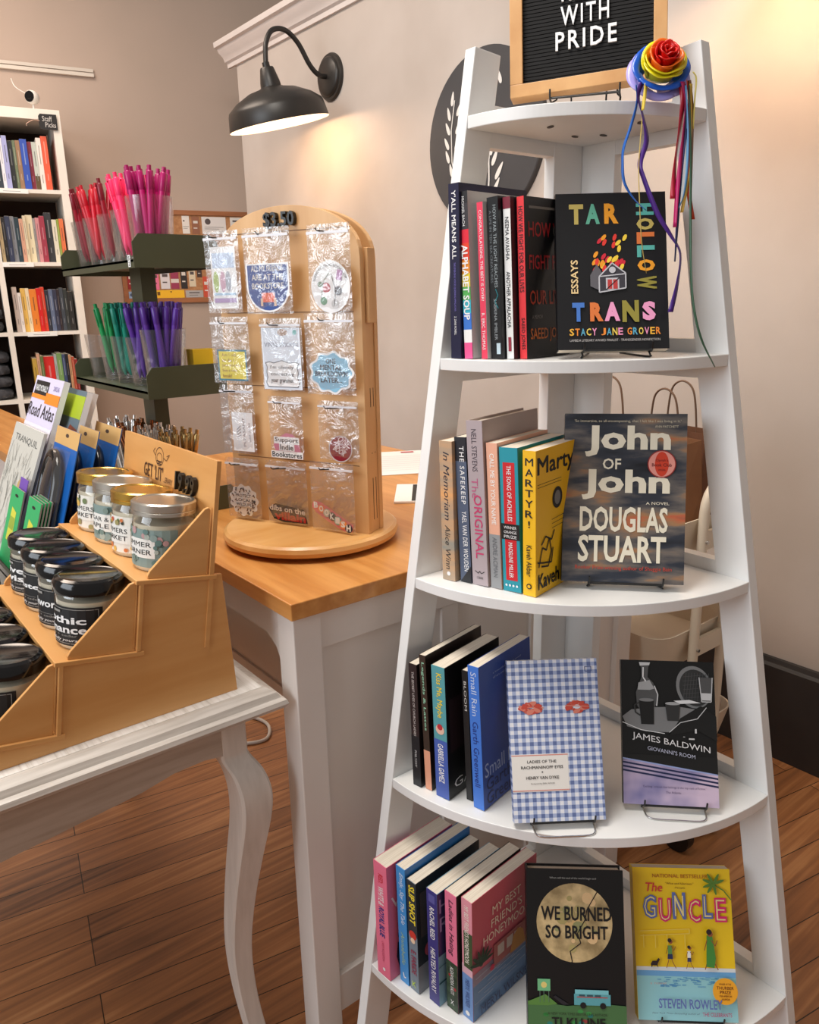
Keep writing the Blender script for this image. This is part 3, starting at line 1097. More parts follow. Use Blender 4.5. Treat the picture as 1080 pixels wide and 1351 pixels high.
RIB = [
    ('violet', 0.0065, [(0.853, 0.624, 1.473), (0.851, 0.626, 1.457), (0.856, 0.621, 1.435), (0.858, 0.616, 1.409), (0.851, 0.618, 1.384), (0.854, 0.614, 1.367), (0.865, 0.600, 1.327), (0.877, 0.587, 1.300), (0.885, 0.577, 1.278), (0.881, 0.576, 1.242), (0.874, 0.578, 1.209)]),
    ('blue', 0.0035, [(0.847, 0.627, 1.470), (0.849, 0.626, 1.451), (0.843, 0.628, 1.426), (0.835, 0.631, 1.401), (0.833, 0.630, 1.384), (0.834, 0.627, 1.362), (0.842, 0.618, 1.343), (0.853, 0.607, 1.329)]),
    ('yellow', 0.0040, [(0.855, 0.619, 1.471), (0.854, 0.619, 1.456), (0.853, 0.620, 1.442)]),
    ('gold', 0.0012, [(0.856, 0.622, 1.439), (0.850, 0.619, 1.384), (0.849, 0.615, 1.345), (0.849, 0.608, 1.292), (0.852, 0.601, 1.256)]),
    ('crimson', 0.0060, [(0.888, 0.595, 1.472), (0.891, 0.592, 1.454), (0.889, 0.592, 1.425), (0.885, 0.592, 1.396), (0.882, 0.591, 1.370), (0.879, 0.589, 1.342)]),
    ('magenta', 0.0050, [(0.889, 0.592, 1.472), (0.893, 0.589, 1.450), (0.891, 0.588, 1.416), (0.887, 0.587, 1.382), (0.882, 0.585, 1.348), (0.879, 0.583, 1.309)]),
    ('orange red', 0.0050, [(0.896, 0.591, 1.474), (0.899, 0.588, 1.450), (0.900, 0.585, 1.417), (0.898, 0.581, 1.383), (0.896, 0.579, 1.353), (0.899, 0.572, 1.318)]),
    ('navy', 0.0040, [(0.892, 0.592, 1.470), (0.895, 0.588, 1.429), (0.890, 0.586, 1.383), (0.885, 0.584, 1.344), (0.882, 0.582, 1.309), (0.879, 0.580, 1.269)]),
    ('sky blue', 0.0030, [(0.892, 0.590, 1.468), (0.895, 0.585, 1.421), (0.893, 0.581, 1.378), (0.889, 0.580, 1.348), (0.883, 0.582, 1.331)]),
    ('brown', 0.0040, [(0.898, 0.589, 1.474), (0.902, 0.586, 1.446), (0.902, 0.582, 1.408), (0.899, 0.578, 1.365), (0.896, 0.576, 1.335)]),
    ('old gold', 0.0040, [(0.898, 0.587, 1.470), (0.900, 0.583, 1.421), (0.897, 0.579, 1.374), (0.892, 0.580, 1.348), (0.887, 0.580, 1.326)]),
    ('green', 0.0030, [(0.895, 0.587, 1.468), (0.897, 0.580, 1.395), (0.894, 0.572, 1.317), (0.893, 0.564, 1.246), (0.895, 0.557, 1.206), (0.901, 0.548, 1.173), (0.913, 0.535, 1.141)]),
    ('lemon', 0.0020, [(0.901, 0.587, 1.483), (0.904, 0.584, 1.475), (0.904, 0.584, 1.450), (0.903, 0.583, 1.421)]),
]
RC = {'violet': (74, 34, 128), 'blue': (28, 92, 178), 'yellow': (232, 204, 70), 'gold': (196, 170, 90), 'crimson': (172, 20, 46), 'magenta': (178, 28, 96), 'orange red': (206, 66, 34), 'navy': (34, 40, 92), 'sky blue': (96, 150, 196), 'brown': (108, 64, 36), 'old gold': (196, 156, 60), 'green': (52, 86, 62), 'lemon': (222, 206, 110)}
lat = Vector((0.786, -0.618, 0))
fwd_ = Vector((0.618, 0.786, 0))
for q, (nm, w, p) in enumerate(RIB):
    b = MB()
    pts = smooth_path([Vector(x) - Vector((0.882, 0.620, 1.4885)) for x in p], 6)
    vs = []
    for i, x in enumerate(pts):
        tw = 0.9 * math.sin(i * 0.16 + q * 1.3)
        d = (lat * math.cos(tw) + fwd_ * math.sin(tw)) * (w / 2)
        vs += [x - d, x + d]
    b.add(vs, [(2 * i, 2 * i + 1, 2 * i + 3, 2 * i + 2) for i in range(len(pts) - 1)], P(RC[nm], 0.35, kind='satin'))
    o = b.build('ribbon', ROS, smooth=80)
    m = o.modifiers.new('thickness', 'SOLIDIFY')
    m.thickness = 0.0004
    o['label'] = nm + ' streamer'

# ================================================================== books on the ladder
def book(label, M, w, h, t, cover, front=None, spine=None, hard=False, back=None, group=None, spine_mat=None, tag_cat='book'):
    r = tag(empty('book', M=M), label, tag_cat, group)
    c = 0.0024 if hard else 0.0007
    sm = spine_mat or cover
    b = MB()
    b.box(0, w, 0, c, 0, h, cover)
    b.box(0, w, t - c, t, 0, h, back or cover)
    b.box(-0.0003, c, 0.0002, t - 0.0002, 0.0001, h - 0.0001, sm)
    if front:
        front(Art(b, (0, 0, 0), (1, 0, 0), (0, 0, 1), (0, -1, 0), w, h))
    if spine:
        spine(Art(b, (-0.0003, t, 0), (0, -1, 0), (0, 0, 1), (-1, 0, 0), t, h))
    b.build('cover', r)
    b = MB()
    i = 0.003 if hard else 0.0004
    b.box(c, w - i - 0.0004, c, t - c, i, h - i, M_pages)
    b.build('page_block', r)
    return r


def row(z, az, lean, items):
    a_ = rad(az)
    Ur, Br = Vector((math.cos(a_), math.sin(a_), 0)), Vector((-math.sin(a_), math.cos(a_), 0))
    for it in items:
        ud, bd, t, h, w = it['p']
        le = rad(it.get('lean', lean))
        o = Ur * ud + Br * bd + Vector((0, 0, z + 0.0004 + t * math.sin(le)))
        M = T(*o) @ RZ(a_) @ RX(-le)
        book(it['label'], M, w, h, t, it['c'], it.get('front'), it.get('spine'), it.get('hard', False), it.get('back'), None, it.get('sm'))


def sp(txts):
    def f_(a):
        for (s, v0, v1, mat, u0, u1, bo) in txts:
            a.text(s, u0, v0, u1, v1, mat, bo, down=True)
    return f_


navy = P((24, 22, 56), 0.4); blk = P((18, 18, 20), 0.35); pinkk = P((238, 72, 120), 0.4); redd = P((226, 52, 58), 0.4)


def f_fight(a):
    r1, o1, y1, s1 = P((170, 32, 36), 0.4), P((178, 58, 30), 0.4), P((196, 100, 30), 0.4), P((120, 116, 110), 0.4)
    a.rect(0.1, 0.93, 0.95, 0.945, s1)
    for t_, v, m in (('HOW WE', 0.76, r1), ('FIGHT FOR', 0.56, r1), ('OUR LIVES', 0.34, o1), ('SAEED JONES', 0.10, y1)):
        a.text(t_, 0.08, v, 0.92, v + 0.09, m, 0.01)
    a.text('A MEMOIR', 0.12, 0.25, 0.36, 0.275, s1)
    a.ell(0.72, 0.8, 0.1, None, s1)
    a.ell(0.72, 0.8, 0.08, None, blk)
    a.ell(0.8, 0.2, 0.09, None, y1)


def f_far(a):
    a.rect(0.15, 0.2, 0.85, 0.6, P((40, 62, 70), 0.4))


def s_alpha(a):
    bands = [(0.93, 1.0, (40, 38, 40)), (0.78, 0.93, (60, 56, 60)), (0.70, 0.78, (226, 40, 60)), (0.60, 0.70, (232, 66, 40)), (0.52, 0.60, (240, 150, 44)), (0.44, 0.52, (236, 210, 60)), (0.36, 0.44, (90, 180, 90)), (0.28, 0.36, (60, 180, 200)), (0.18, 0.28, (60, 120, 210)), (0.10, 0.18, (244, 244, 242)), (0.0, 0.10, (240, 90, 150))]
    for v0, v1, c in bands:
        a.rect(0, v0, 1, v1, P(c, 0.4))
    a.text('MICHAEL BACH', 0.35, 0.80, 0.65, 0.97, W, down=True)
    a.text('ALPHABET SOUP', 0.12, 0.24, 0.88, 0.69, W, 0.025, down=True)


row(ZS[1], 6, 3.0, [
    dict(p=(0.8210, 0.6205, 0.0111, 0.198, 0.095), label='red-spined paperback with black cover of red capitals, right end of second-shelf row', c=blk, sm=redd, front=f_fight, spine=sp([('HOW WE FIGHT FOR OUR LIVES', 0.42, 0.94, blk, 0.2, 0.8, 0.01), ('SAEED JONES', 0.06, 0.26, blk, 0.2, 0.8, 0.01)])),
    dict(p=(0.8110, 0.6340, 0.0115, 0.198, 0.135), label='white-spined paperback with black capitals and dark cover in the second-shelf row', c=P((46, 34, 40), 0.4), sm=P((236, 236, 234), 0.4), spine=lambda a: (a.rect(0, 0.93, 1, 1, P((120, 30, 50), 0.4)), a.text('NEEMA AVASHIA', 0.25, 0.62, 0.75, 0.88, K, 0.01, down=True), a.text('ANOTHER APPALACHIA', 0.25, 0.20, 0.75, 0.55, K, 0.01, down=True), a.rect(0.3, 0.05, 0.7, 0.14, P((150, 40, 60), 0.4)))),
    dict(p=(0.8030, 0.6470, 0.0181, 0.199, 0.135), label='black paperback with grey spine lettering and teal squiggle, second-shelf row', c=blk, front=f_far, spine=lambda a: (a.text('HOW FAR THE LIGHT REACHES', 0.52, 0.45, 0.80, 0.95, P((150, 160, 164), 0.4), down=True), a.text('A LIFE IN TEN SEA CREATURES', 0.2, 0.48, 0.40, 0.92, P((110, 116, 120), 0.4), down=True), a.text('SABRINA IMBLER', 0.4, 0.12, 0.66, 0.38, P((150, 156, 160), 0.4), down=True), a.line([(0.6, 0.44), (0.8, 0.40), (0.5, 0.36), (0.8, 0.32)], 0.0012, P((30, 120, 130), 0.4)), a.rect(0.55, 0.03, 0.9, 0.10, P((190, 210, 220), 0.4)))),
    dict(p=(0.7963, 0.6660, 0.0100, 0.194, 0.135), label='bright pink-spined paperback with grey-white cover in the second-shelf row', c=P((206, 204, 204), 0.4), sm=P((232, 62, 92), 0.4), spine=sp([('CONGRATULATIONS, THE BEST IS OVER!', 0.38, 0.95, W, 0.25, 0.75, 0), ('R. ERIC THOMAS', 0.06, 0.3, W, 0.25, 0.75, 0)])),
    dict(p=(0.7886, 0.6840, 0.0136, 0.208, 0.138), label='rainbow-striped spine paperback with big white letters, second from row left', c=P((198, 196, 196), 0.4), spine=s_alpha),
    dict(p=(0.7835, 0.7010, 0.0178, 0.2185, 0.140), label='tall navy paperback at the left end of the second-shelf row', c=navy, lean=1.0, front=lambda a: (a.ell(0.3, 0.6, 0.2, None, P((90, 120, 60), 0.4)), a.rect(0.1, 0.1, 0.5, 0.4, P((60, 34, 80), 0.4))), spine=lambda a: (a.text("Y'ALL MEANS ALL", 0.3, 0.58, 0.7, 0.96, W, 0.015, down=True), a.text('THE EMERGING VOICES QUEERING APPALACHIA', 0.4, 0.28, 0.6, 0.56, P((120, 110, 190), 0.4), down=True), a.text('Z. ZANE MCNEILL', 0.4, 0.14, 0.6, 0.25, W, down=True))),
])

yel = P((244, 190, 24), 0.4)


def f_martyr(a):
    a.text('Martyr!', 0.03, 0.80, 0.95, 0.95, K, 0.02)
    a.line([(0.03, 0.77), (0.5, 0.77)], 0.0006, K)
    a.line([(0.03, 0.75), (0.5, 0.75)], 0.0006, K)
    a.ell(0.42, 0.64, 0.1, 0.075, K)
    a.ell(0.42, 0.64, 0.06, 0.05, P((120, 120, 120), 0.5))
    a.text('Kaveh Akbar', 0.04, 0.04, 0.95, 0.15, K, 0.02)
    for q in ([(0.05, 0.2), (0.12, 0.33), (0.2, 0.3), (0.26, 0.38), (0.3, 0.28), (0.24, 0.18), (0.1, 0.2)], [(0.1, 0.35), (0.18, 0.4), (0.3, 0.36), (0.36, 0.42)], [(0.02, 0.24), (0.14, 0.22), (0.3, 0.2), (0.33, 0.3)]):
        a.line(q, 0.0022, K)
    for v in (0.50, 0.47, 0.44):
        a.line([(0.3, v), (0.6, v + 0.01)], 0.0007, K)


def s_song(a):
    a.rect(0.18, 0.08, 0.82, 0.9, P((206, 30, 40), 0.4))
    a.rect(0.0, 0.37, 1, 0.48, blk)
    a.text('THE SONG OF ACHILLES', 0.38, 0.5, 0.62, 0.88, W, 0.005, down=True)
    a.text('MADELINE MILLER', 0.38, 0.1, 0.6, 0.35, W, 0.005, down=True)
    for i, s in enumerate(('WINNER', 'ORANGE', 'PRIZE')):
        a.text(s, 0.15, 0.445 - 0.032 * i, 0.85, 0.465 - 0.032 * i, W)
    for i in range(4):
        a.ell(0.2 + 0.2 * i, 0.045, 0.06, None, P((230, 236, 240), 0.4))


def f_orig(a):
    a.ell(0.25, 0.62, 0.12, None, P((170, 44, 40), 0.5))
    a.ell(0.25, 0.36, 0.14, 0.08, P((70, 96, 66), 0.5))
    a.rect(0.03, 0.15, 0.6, 0.3, P((176, 120, 150), 0.5))


row(ZS[2], 12, 3.0, [
    dict(p=(0.8361, 0.4839, 0.0192, 0.1944, 0.130), lean=1.5, label='yellow paperback with big black title at the right end of third-shelf row', c=yel, front=f_martyr, spine=lambda a: ([a.text(ch, 0.2 if ch != '!' else 0.43, 0.90 - 0.07 * i, 0.8 if ch != '!' else 0.57, 0.95 - 0.07 * i, K, 0.012) for i, ch in enumerate('MARTYR!')], a.text('Kaveh Akbar', 0.3, 0.14, 0.7, 0.36, K, 0.01, down=True), a.ell(0.5, 0.07, 0.2, None, K), a.ell(0.5, 0.07, 0.12, None, yel))),
    dict(p=(0.8354, 0.5055, 0.0278, 0.1951, 0.130), label='teal paperback with red spine panel and black band, third shelf', c=P((30, 150, 168), 0.4), spine=s_song),
    dict(p=(0.8340, 0.5352, 0.0172, 0.1991, 0.130), label='peach paperback with white spine capitals and grey photo foot, third shelf', c=P((238, 178, 150), 0.4), spine=lambda a: (a.rect(0, 0, 1, 0.38, P((150, 152, 154), 0.4)), a.text('CALL ME BY YOUR NAME', 0.3, 0.45, 0.7, 0.93, P((250, 244, 238), 0.4), 0.01, down=True), a.text('ANDRE ACIMAN', 0.3, 0.08, 0.7, 0.36, P((110, 112, 116), 0.4), 0.01, down=True))),
    dict(p=(0.8298, 0.5545, 0.0255, 0.2268, 0.140), label='tall mauve-grey hardcover with pink spine title, third shelf', hard=True, c=P((176, 160, 156), 0.5), sm=P((178, 164, 168), 0.45), front=f_orig, spine=lambda a: (a.text('NELL STEVENS', 0.3, 0.70, 0.62, 0.95, P((60, 50, 60), 0.4), down=True), a.text('The', 0.2, 0.54, 0.6, 0.66, P((190, 90, 130), 0.4), down=True), a.text('ORIGINAL', 0.3, 0.17, 0.8, 0.56, P((200, 60, 110), 0.4), 0.01, down=True), a.line([(0.2, 0.09), (0.4, 0.075), (0.5, 0.09), (0.6, 0.075), (0.8, 0.09)], 0.001, K), a.text('SCRIBNER', 0.3, 0.04, 0.7, 0.055, K))),
    dict(p=(0.8286, 0.5810, 0.0185, 0.2033, 0.130), label='dark navy paperback with wide-spaced white spine capitals, third shelf', c=P((40, 46, 58), 0.4), sm=P((84, 96, 120), 0.4), spine=lambda a: (a.rect(0, 0.84, 1, 1, P((34, 36, 44), 0.4)), a.text('THE SAFEKEEP', 0.4, 0.55, 0.8, 0.94, W, 0.01, down=True, sp=1.2), a.text('YAEL VAN DER WOUDEN', 0.4, 0.08, 0.8, 0.50, W, 0.01, down=True, sp=1.1), a.poly([(0, 0), (1, 0), (1, 0.12)], P((30, 32, 38), 0.4)))),
    dict(p=(0.8216, 0.6040, 0.0215, 0.197, 0.122), lean=1.5, label='paperback with painted orange sky spine and cursive title, left end of third shelf', c=M_memoriam, spine=lambda a: (a.text('In Memoriam', 0.3, 0.44, 0.75, 0.92, P((40, 44, 60), 0.4), 0, down=True, shear=0.03), a.text('Alice Winn', 0.3, 0.08, 0.7, 0.40, P((50, 50, 50), 0.4), 0, down=True, shear=0.03), a.ell(0.5, 0.05, 0.14, None, W))),
])


def f_small(a):
    lb_ = P((170, 186, 220), 0.4); dkb = P((18, 30, 84), 0.4)
    a.text('Small Rain', 0.04, 0.22, 0.80, 0.32, lb_)
    a.text('Garth', 0.06, 0.12, 0.55, 0.21, dkb, 0.005)
    a.text('Greenwell', 0.06, 0.02, 0.9, 0.11, dkb, 0.005)
    a.text('a beautiful, patient novel', 0.25, 0.90, 0.8, 0.915, lb_)
    a.text('of art and illness', 0.25, 0.87, 0.62, 0.885, lb_)


def f_bloom(a):
    a.poly([(0.05, 0.3), (0.25, 0.36), (0.4, 0.3), (0.3, 0.4), (0.4, 0.52), (0.22, 0.44), (0.1, 0.5), (0.14, 0.4)], P((210, 170, 40), 0.4))
    a.rect(0.1, 0.6, 0.9, 0.95, P((40, 90, 70), 0.4))
    a.rect(0.3, 0.55, 0.7, 0.8, P((150, 30, 60), 0.4))
    a.text('GLASGOW', 0.1, 0.05, 0.9, 0.12, W)


row(ZS[3], 11, 2.5, [
    dict(p=(0.7620, 0.5325, 0.0179, 0.2144, 0.126), lean=3.0, label='tall blue paperback with white and navy lettering, right end of fourth-shelf row', c=P((48, 78, 158), 0.38), sm=P((66, 122, 214), 0.38), front=f_small, spine=lambda a: (a.text('Small Rain', 0.25, 0.66, 0.75, 0.96, P((200, 214, 240), 0.4), down=True), a.text('Garth Greenwell', 0.25, 0.16, 0.75, 0.62, P((26, 44, 120), 0.4), down=True))),
    dict(p=(0.7695, 0.5584, 0.0100, 0.1992, 0.130), label='thin black paperback with white spaced spine title and flower cover, fourth shelf', c=P((24, 26, 28), 0.4), front=f_bloom, spine=sp([('BLOOM', 0.7, 0.92, P((214, 210, 204), 0.4), 0.3, 0.7, 0)])),
    dict(p=(0.7504, 0.5845, 0.0232, 0.2030, 0.130), lean=2.0, label='teal-to-blue spined paperback with yellow script title, fourth shelf', c=blk, sm=P((88, 160, 168), 0.4), front=lambda a: (a.rect(0.05, 0.35, 0.6, 0.75, P((46, 34, 40), 0.4)), a.text('GABI', 0.1, 0.06, 0.6, 0.13, W)), spine=lambda a: (a.rect(0, 0, 1, 0.45, P((70, 96, 176), 0.4)), a.text('Kiss Me, Maybe', 0.25, 0.62, 0.75, 0.95, P((236, 206, 60), 0.4), 0.015, down=True), a.ell(0.5, 0.53, 0.32, None, P((230, 190, 170), 0.4)), a.ell(0.5, 0.55, 0.2, None, P((190, 50, 60), 0.4)), a.text('GABRIELLA GAMEZ', 0.3, 0.12, 0.7, 0.42, W, 0.015, down=True))),
    dict(p=(0.7529, 0.6180, 0.0114, 0.2101, 0.132), label='brown-spined paperback with green lettering and dark cover, second from fourth-shelf left', c=P((44, 34, 30), 0.4), sm=P((58, 44, 36), 0.4), spine=lambda a: (a.rect(0, 0, 1, 0.3, P((226, 160, 130), 0.4)), a.text('Legends & Lattes', 0.25, 0.45, 0.75, 0.95, P((150, 200, 170), 0.4), 0.01, down=True))),
    dict(p=(0.7493, 0.6350, 0.0150, 0.1937, 0.128), lean=1.5, label='thin black paperback with tiny white spine title, left end of fourth shelf', c=P((30, 26, 28), 0.35), sm=P((42, 30, 32), 0.35), spine=lambda a: (a.rect(0, 0, 1, 0.42, P((24, 28, 34), 0.35)), a.text('THE SECRET LIVES OF CHURCH LADIES', 0.35, 0.42, 0.62, 0.94, P((210, 200, 196), 0.4), down=True), a.text('PHILYAW', 0.35, 0.16, 0.6, 0.3, P((200, 200, 200), 0.4), down=True))),
])


def f_honey(a):
    tw, dg = P((236, 226, 206), 0.45), P((40, 62, 40), 0.45)
    a.rect(0, 0, 1, 0.30, P((96, 130, 172), 0.45))
    a.rect(0, 0.30, 1, 0.40, P((150, 132, 150), 0.45))
    for i in range(14):
        a.rect(0.02 + (i * 37 % 60) / 100, 0.14 + 0.017 * i, 0.3 + (i * 37 % 60) / 100, 0.145 + 0.017 * i, P((176, 186, 204), 0.45))
    a.rect(0.3, 0.34, 0.86, 0.52, P((172, 96, 92), 0.45))
    for u in (0.36, 0.5, 0.62):
        a.rect(u, 0.40, u + 0.1, 0.49, P((206, 190, 180), 0.45))
    a.poly([(0.55, 0.33), (0.6, 0.46), (0.68, 0.5), (0.76, 0.46), (0.8, 0.33)], P((196, 136, 60), 0.45))
    a.text('MY BEST', 0.28, 0.79, 0.72, 0.86, tw)
    a.text("FRIEND'S", 0.26, 0.69, 0.74, 0.76, tw)
    a.text('HONEYMOON', 0.14, 0.59, 0.86, 0.66, tw)
    a.text('MERYL WILSNER', 0.1, 0.03, 0.9, 0.10, P((34, 50, 96), 0.45), 0.01)
    for an in range(0, 180, 26):
        a.ell(0.1 + 0.08 * math.cos(rad(an)), 0.47 + 0.05 * math.sin(rad(an)), 0.11, 0.014, dg, 12, rot=rad(an))
    a.ell(0.26, 0.36, 0.035, None, P((200, 30, 70), 0.45))


def s_honey(a):
    a.rect(0, 0.0, 1, 0.38, P((110, 150, 206), 0.45))
    a.rect(0, 0.38, 1, 0.46, P((220, 176, 190), 0.45))
    a.rect(0.2, 0.44, 1, 0.74, P((58, 80, 50), 0.45))
    a.text("MY BEST FRIEND'S HONEYMOON", 0.3, 0.48, 0.7, 0.95, P((244, 236, 226), 0.4), 0.01, down=True)
    a.text('MERYL WILSNER', 0.3, 0.1, 0.7, 0.34, P((60, 90, 150), 0.4), 0.01, down=True)
    a.ell(0.5, 0.05, 0.2, None, W)


row(ZS[4], 5, 1.0, [
    dict(p=(0.6503, 0.5822, 0.0196, 0.2009, 0.142), label='pink paperback with house, sea and tropical leaves, right end of bottom-shelf row', c=P((206, 100, 116), 0.42), sm=P((226, 150, 164), 0.42), front=f_honey, spine=s_honey),
    dict(p=(0.6448, 0.6060, 0.0220, 0.1996, 0.140), label='pink spine paperback with cursive title over dark floral foot, bottom shelf', c=P((26, 30, 28), 0.42), sm=P((232, 122, 154), 0.42), spine=lambda a: (a.rect(0, 0, 1, 0.42, M_palm), a.text('Ladies in Hating', 0.22, 0.48, 0.72, 0.94, P((70, 34, 56), 0.4), 0.008, down=True, shear=0.03), a.text('ALEXANDRA VASTI', 0.35, 0.14, 0.65, 0.38, W, 0.005, down=True), a.ell(0.75, 0.2, 0.12, None, P((170, 30, 40), 0.4)), a.ell(0.3, 0.3, 0.1, None, P((170, 30, 40), 0.4)), a.text('X', 0.35, 0.05, 0.65, 0.09, W))),
    dict(p=(0.6343, 0.6334, 0.0207, 0.1933, 0.135), label='indigo paperback with white spine capitals and icy blue cover, bottom shelf', c=P((130, 172, 196), 0.42), sm=P((56, 54, 128), 0.42), front=lambda a: (a.rect(0, 0.45, 1, 1, P((58, 52, 104), 0.4)), a.text('HE', 0.03, 0.82, 0.3, 0.94, P((150, 140, 190), 0.4)), a.text('R', 0.03, 0.66, 0.18, 0.78, P((150, 140, 190), 0.4)), a.rect(0, 0.2, 1, 0.215, P((40, 90, 110), 0.4)), a.rect(0, 0.35, 1, 0.36, P((90, 130, 150), 0.4))), spine=lambda a: (a.rect(0.2, 0.9, 0.8, 0.97, P((90, 90, 160), 0.4)), a.text('RACHEL REID', 0.28, 0.58, 0.72, 0.86, W, 0.01, down=True), a.text('HEATED RIVALRY', 0.28, 0.1, 0.72, 0.5, W, 0.01, down=True))),
    dict(p=(0.6276, 0.6690, 0.0185, 0.1925, 0.135), label='slate grey paperback with yellow block title and comic figure, bottom shelf', c=P((34, 34, 40), 0.42), sm=P((120, 136, 150), 0.42), front=lambda a: (a.rect(0, 0, 1, 0.25, P((130, 130, 136), 0.4)), a.ell(0.2, 0.36, 0.1, None, P((190, 70, 90), 0.4)), a.ell(0.3, 0.28, 0.09, None, P((226, 200, 40), 0.4)), a.rect(0.05, 0.5, 0.4, 0.9, P((70, 60, 60), 0.4))), spine=lambda a: (a.rect(0, 0.52, 1, 1, P((40, 52, 60), 0.4)), a.text('SLIP SHOT', 0.2, 0.62, 0.85, 0.96, P((240, 220, 60), 0.4), 0.03, down=True), a.ell(0.5, 0.52, 0.4, None, P((206, 60, 50), 0.4)), a.ell(0.5, 0.47, 0.25, None, P((240, 210, 180), 0.4)), a.text('E. FARIDE', 0.25, 0.16, 0.8, 0.38, P((150, 50, 80), 0.4), 0.02, down=True), a.text('K', 0.3, 0.04, 0.7, 0.09, P((200, 230, 60), 0.4)))),
    dict(p=(0.6268, 0.6900, 0.0189, 0.2040, 0.138), label='bright blue paperback with white script spine title, bottom shelf', c=P((40, 116, 190), 0.42), sm=P((62, 146, 214), 0.42), spine=lambda a: (a.text('Emily, Say The Tale', 0.25, 0.52, 0.8, 0.95, P((226, 240, 250), 0.4), 0, down=True, shear=0.04), a.text('Annabelle', 0.3, 0.16, 0.7, 0.44, P((170, 200, 150), 0.4), 0, down=True, shear=0.04), a.line([(0.4, 0.09), (0.5, 0.05), (0.7, 0.06)], 0.002, W))),
    dict(p=(0.6128, 0.7160, 0.0285, 0.2017, 0.138), lean=0.5, label='pink paperback with blue spine lettering at the left end of bottom shelf', c=P((226, 112, 142), 0.42), sm=P((236, 118, 148), 0.42), front=lambda a: (a.text('W', 0.05, 0.62, 0.3, 0.72, P((240, 220, 226), 0.4)), a.ell(0.22, 0.36, 0.09, None, P((60, 44, 40), 0.4)), a.poly([(0.12, 0.3), (0.3, 0.3), (0.34, 0.18), (0.3, 0.06), (0.14, 0.06), (0.1, 0.18)], P((40, 44, 70), 0.4))), spine=lambda a: (a.text('RED,', 0.3, 0.83, 0.7, 0.91, P((206, 30, 50), 0.4), 0.02, down=True), a.text('WHITE &', 0.3, 0.64, 0.7, 0.80, P((246, 232, 236), 0.4), 0.02, down=True), a.text('ROYAL BLUE', 0.3, 0.36, 0.7, 0.62, P((44, 60, 140), 0.4), 0.02, down=True), a.text('CASEY MCQUISTON', 0.4, 0.14, 0.6, 0.32, P((180, 60, 96), 0.4), down=True), a.ell(0.55, 0.07, 0.1, None, W))),
])


# ---- face-out books on wire easels
def faceout(label, x, y, z, az, tilt, w, h, t, cover, front, hard, elabel, ew, front_wire=0.0, spine=None, sm=None, lip=0.012):
    M0 = T(x, y, z) @ RZ(rad(az))
    book(label, M0 @ RX(-rad(tilt)), w, h, t, cover, front, spine, hard, spine_mat=sm)
    easel(elabel, M0 @ T(w / 2 + 0.005, 0.004, -0.0008), ew, 0.1, 0.10, rad(tilt), lip - 0.0008, front_wire)


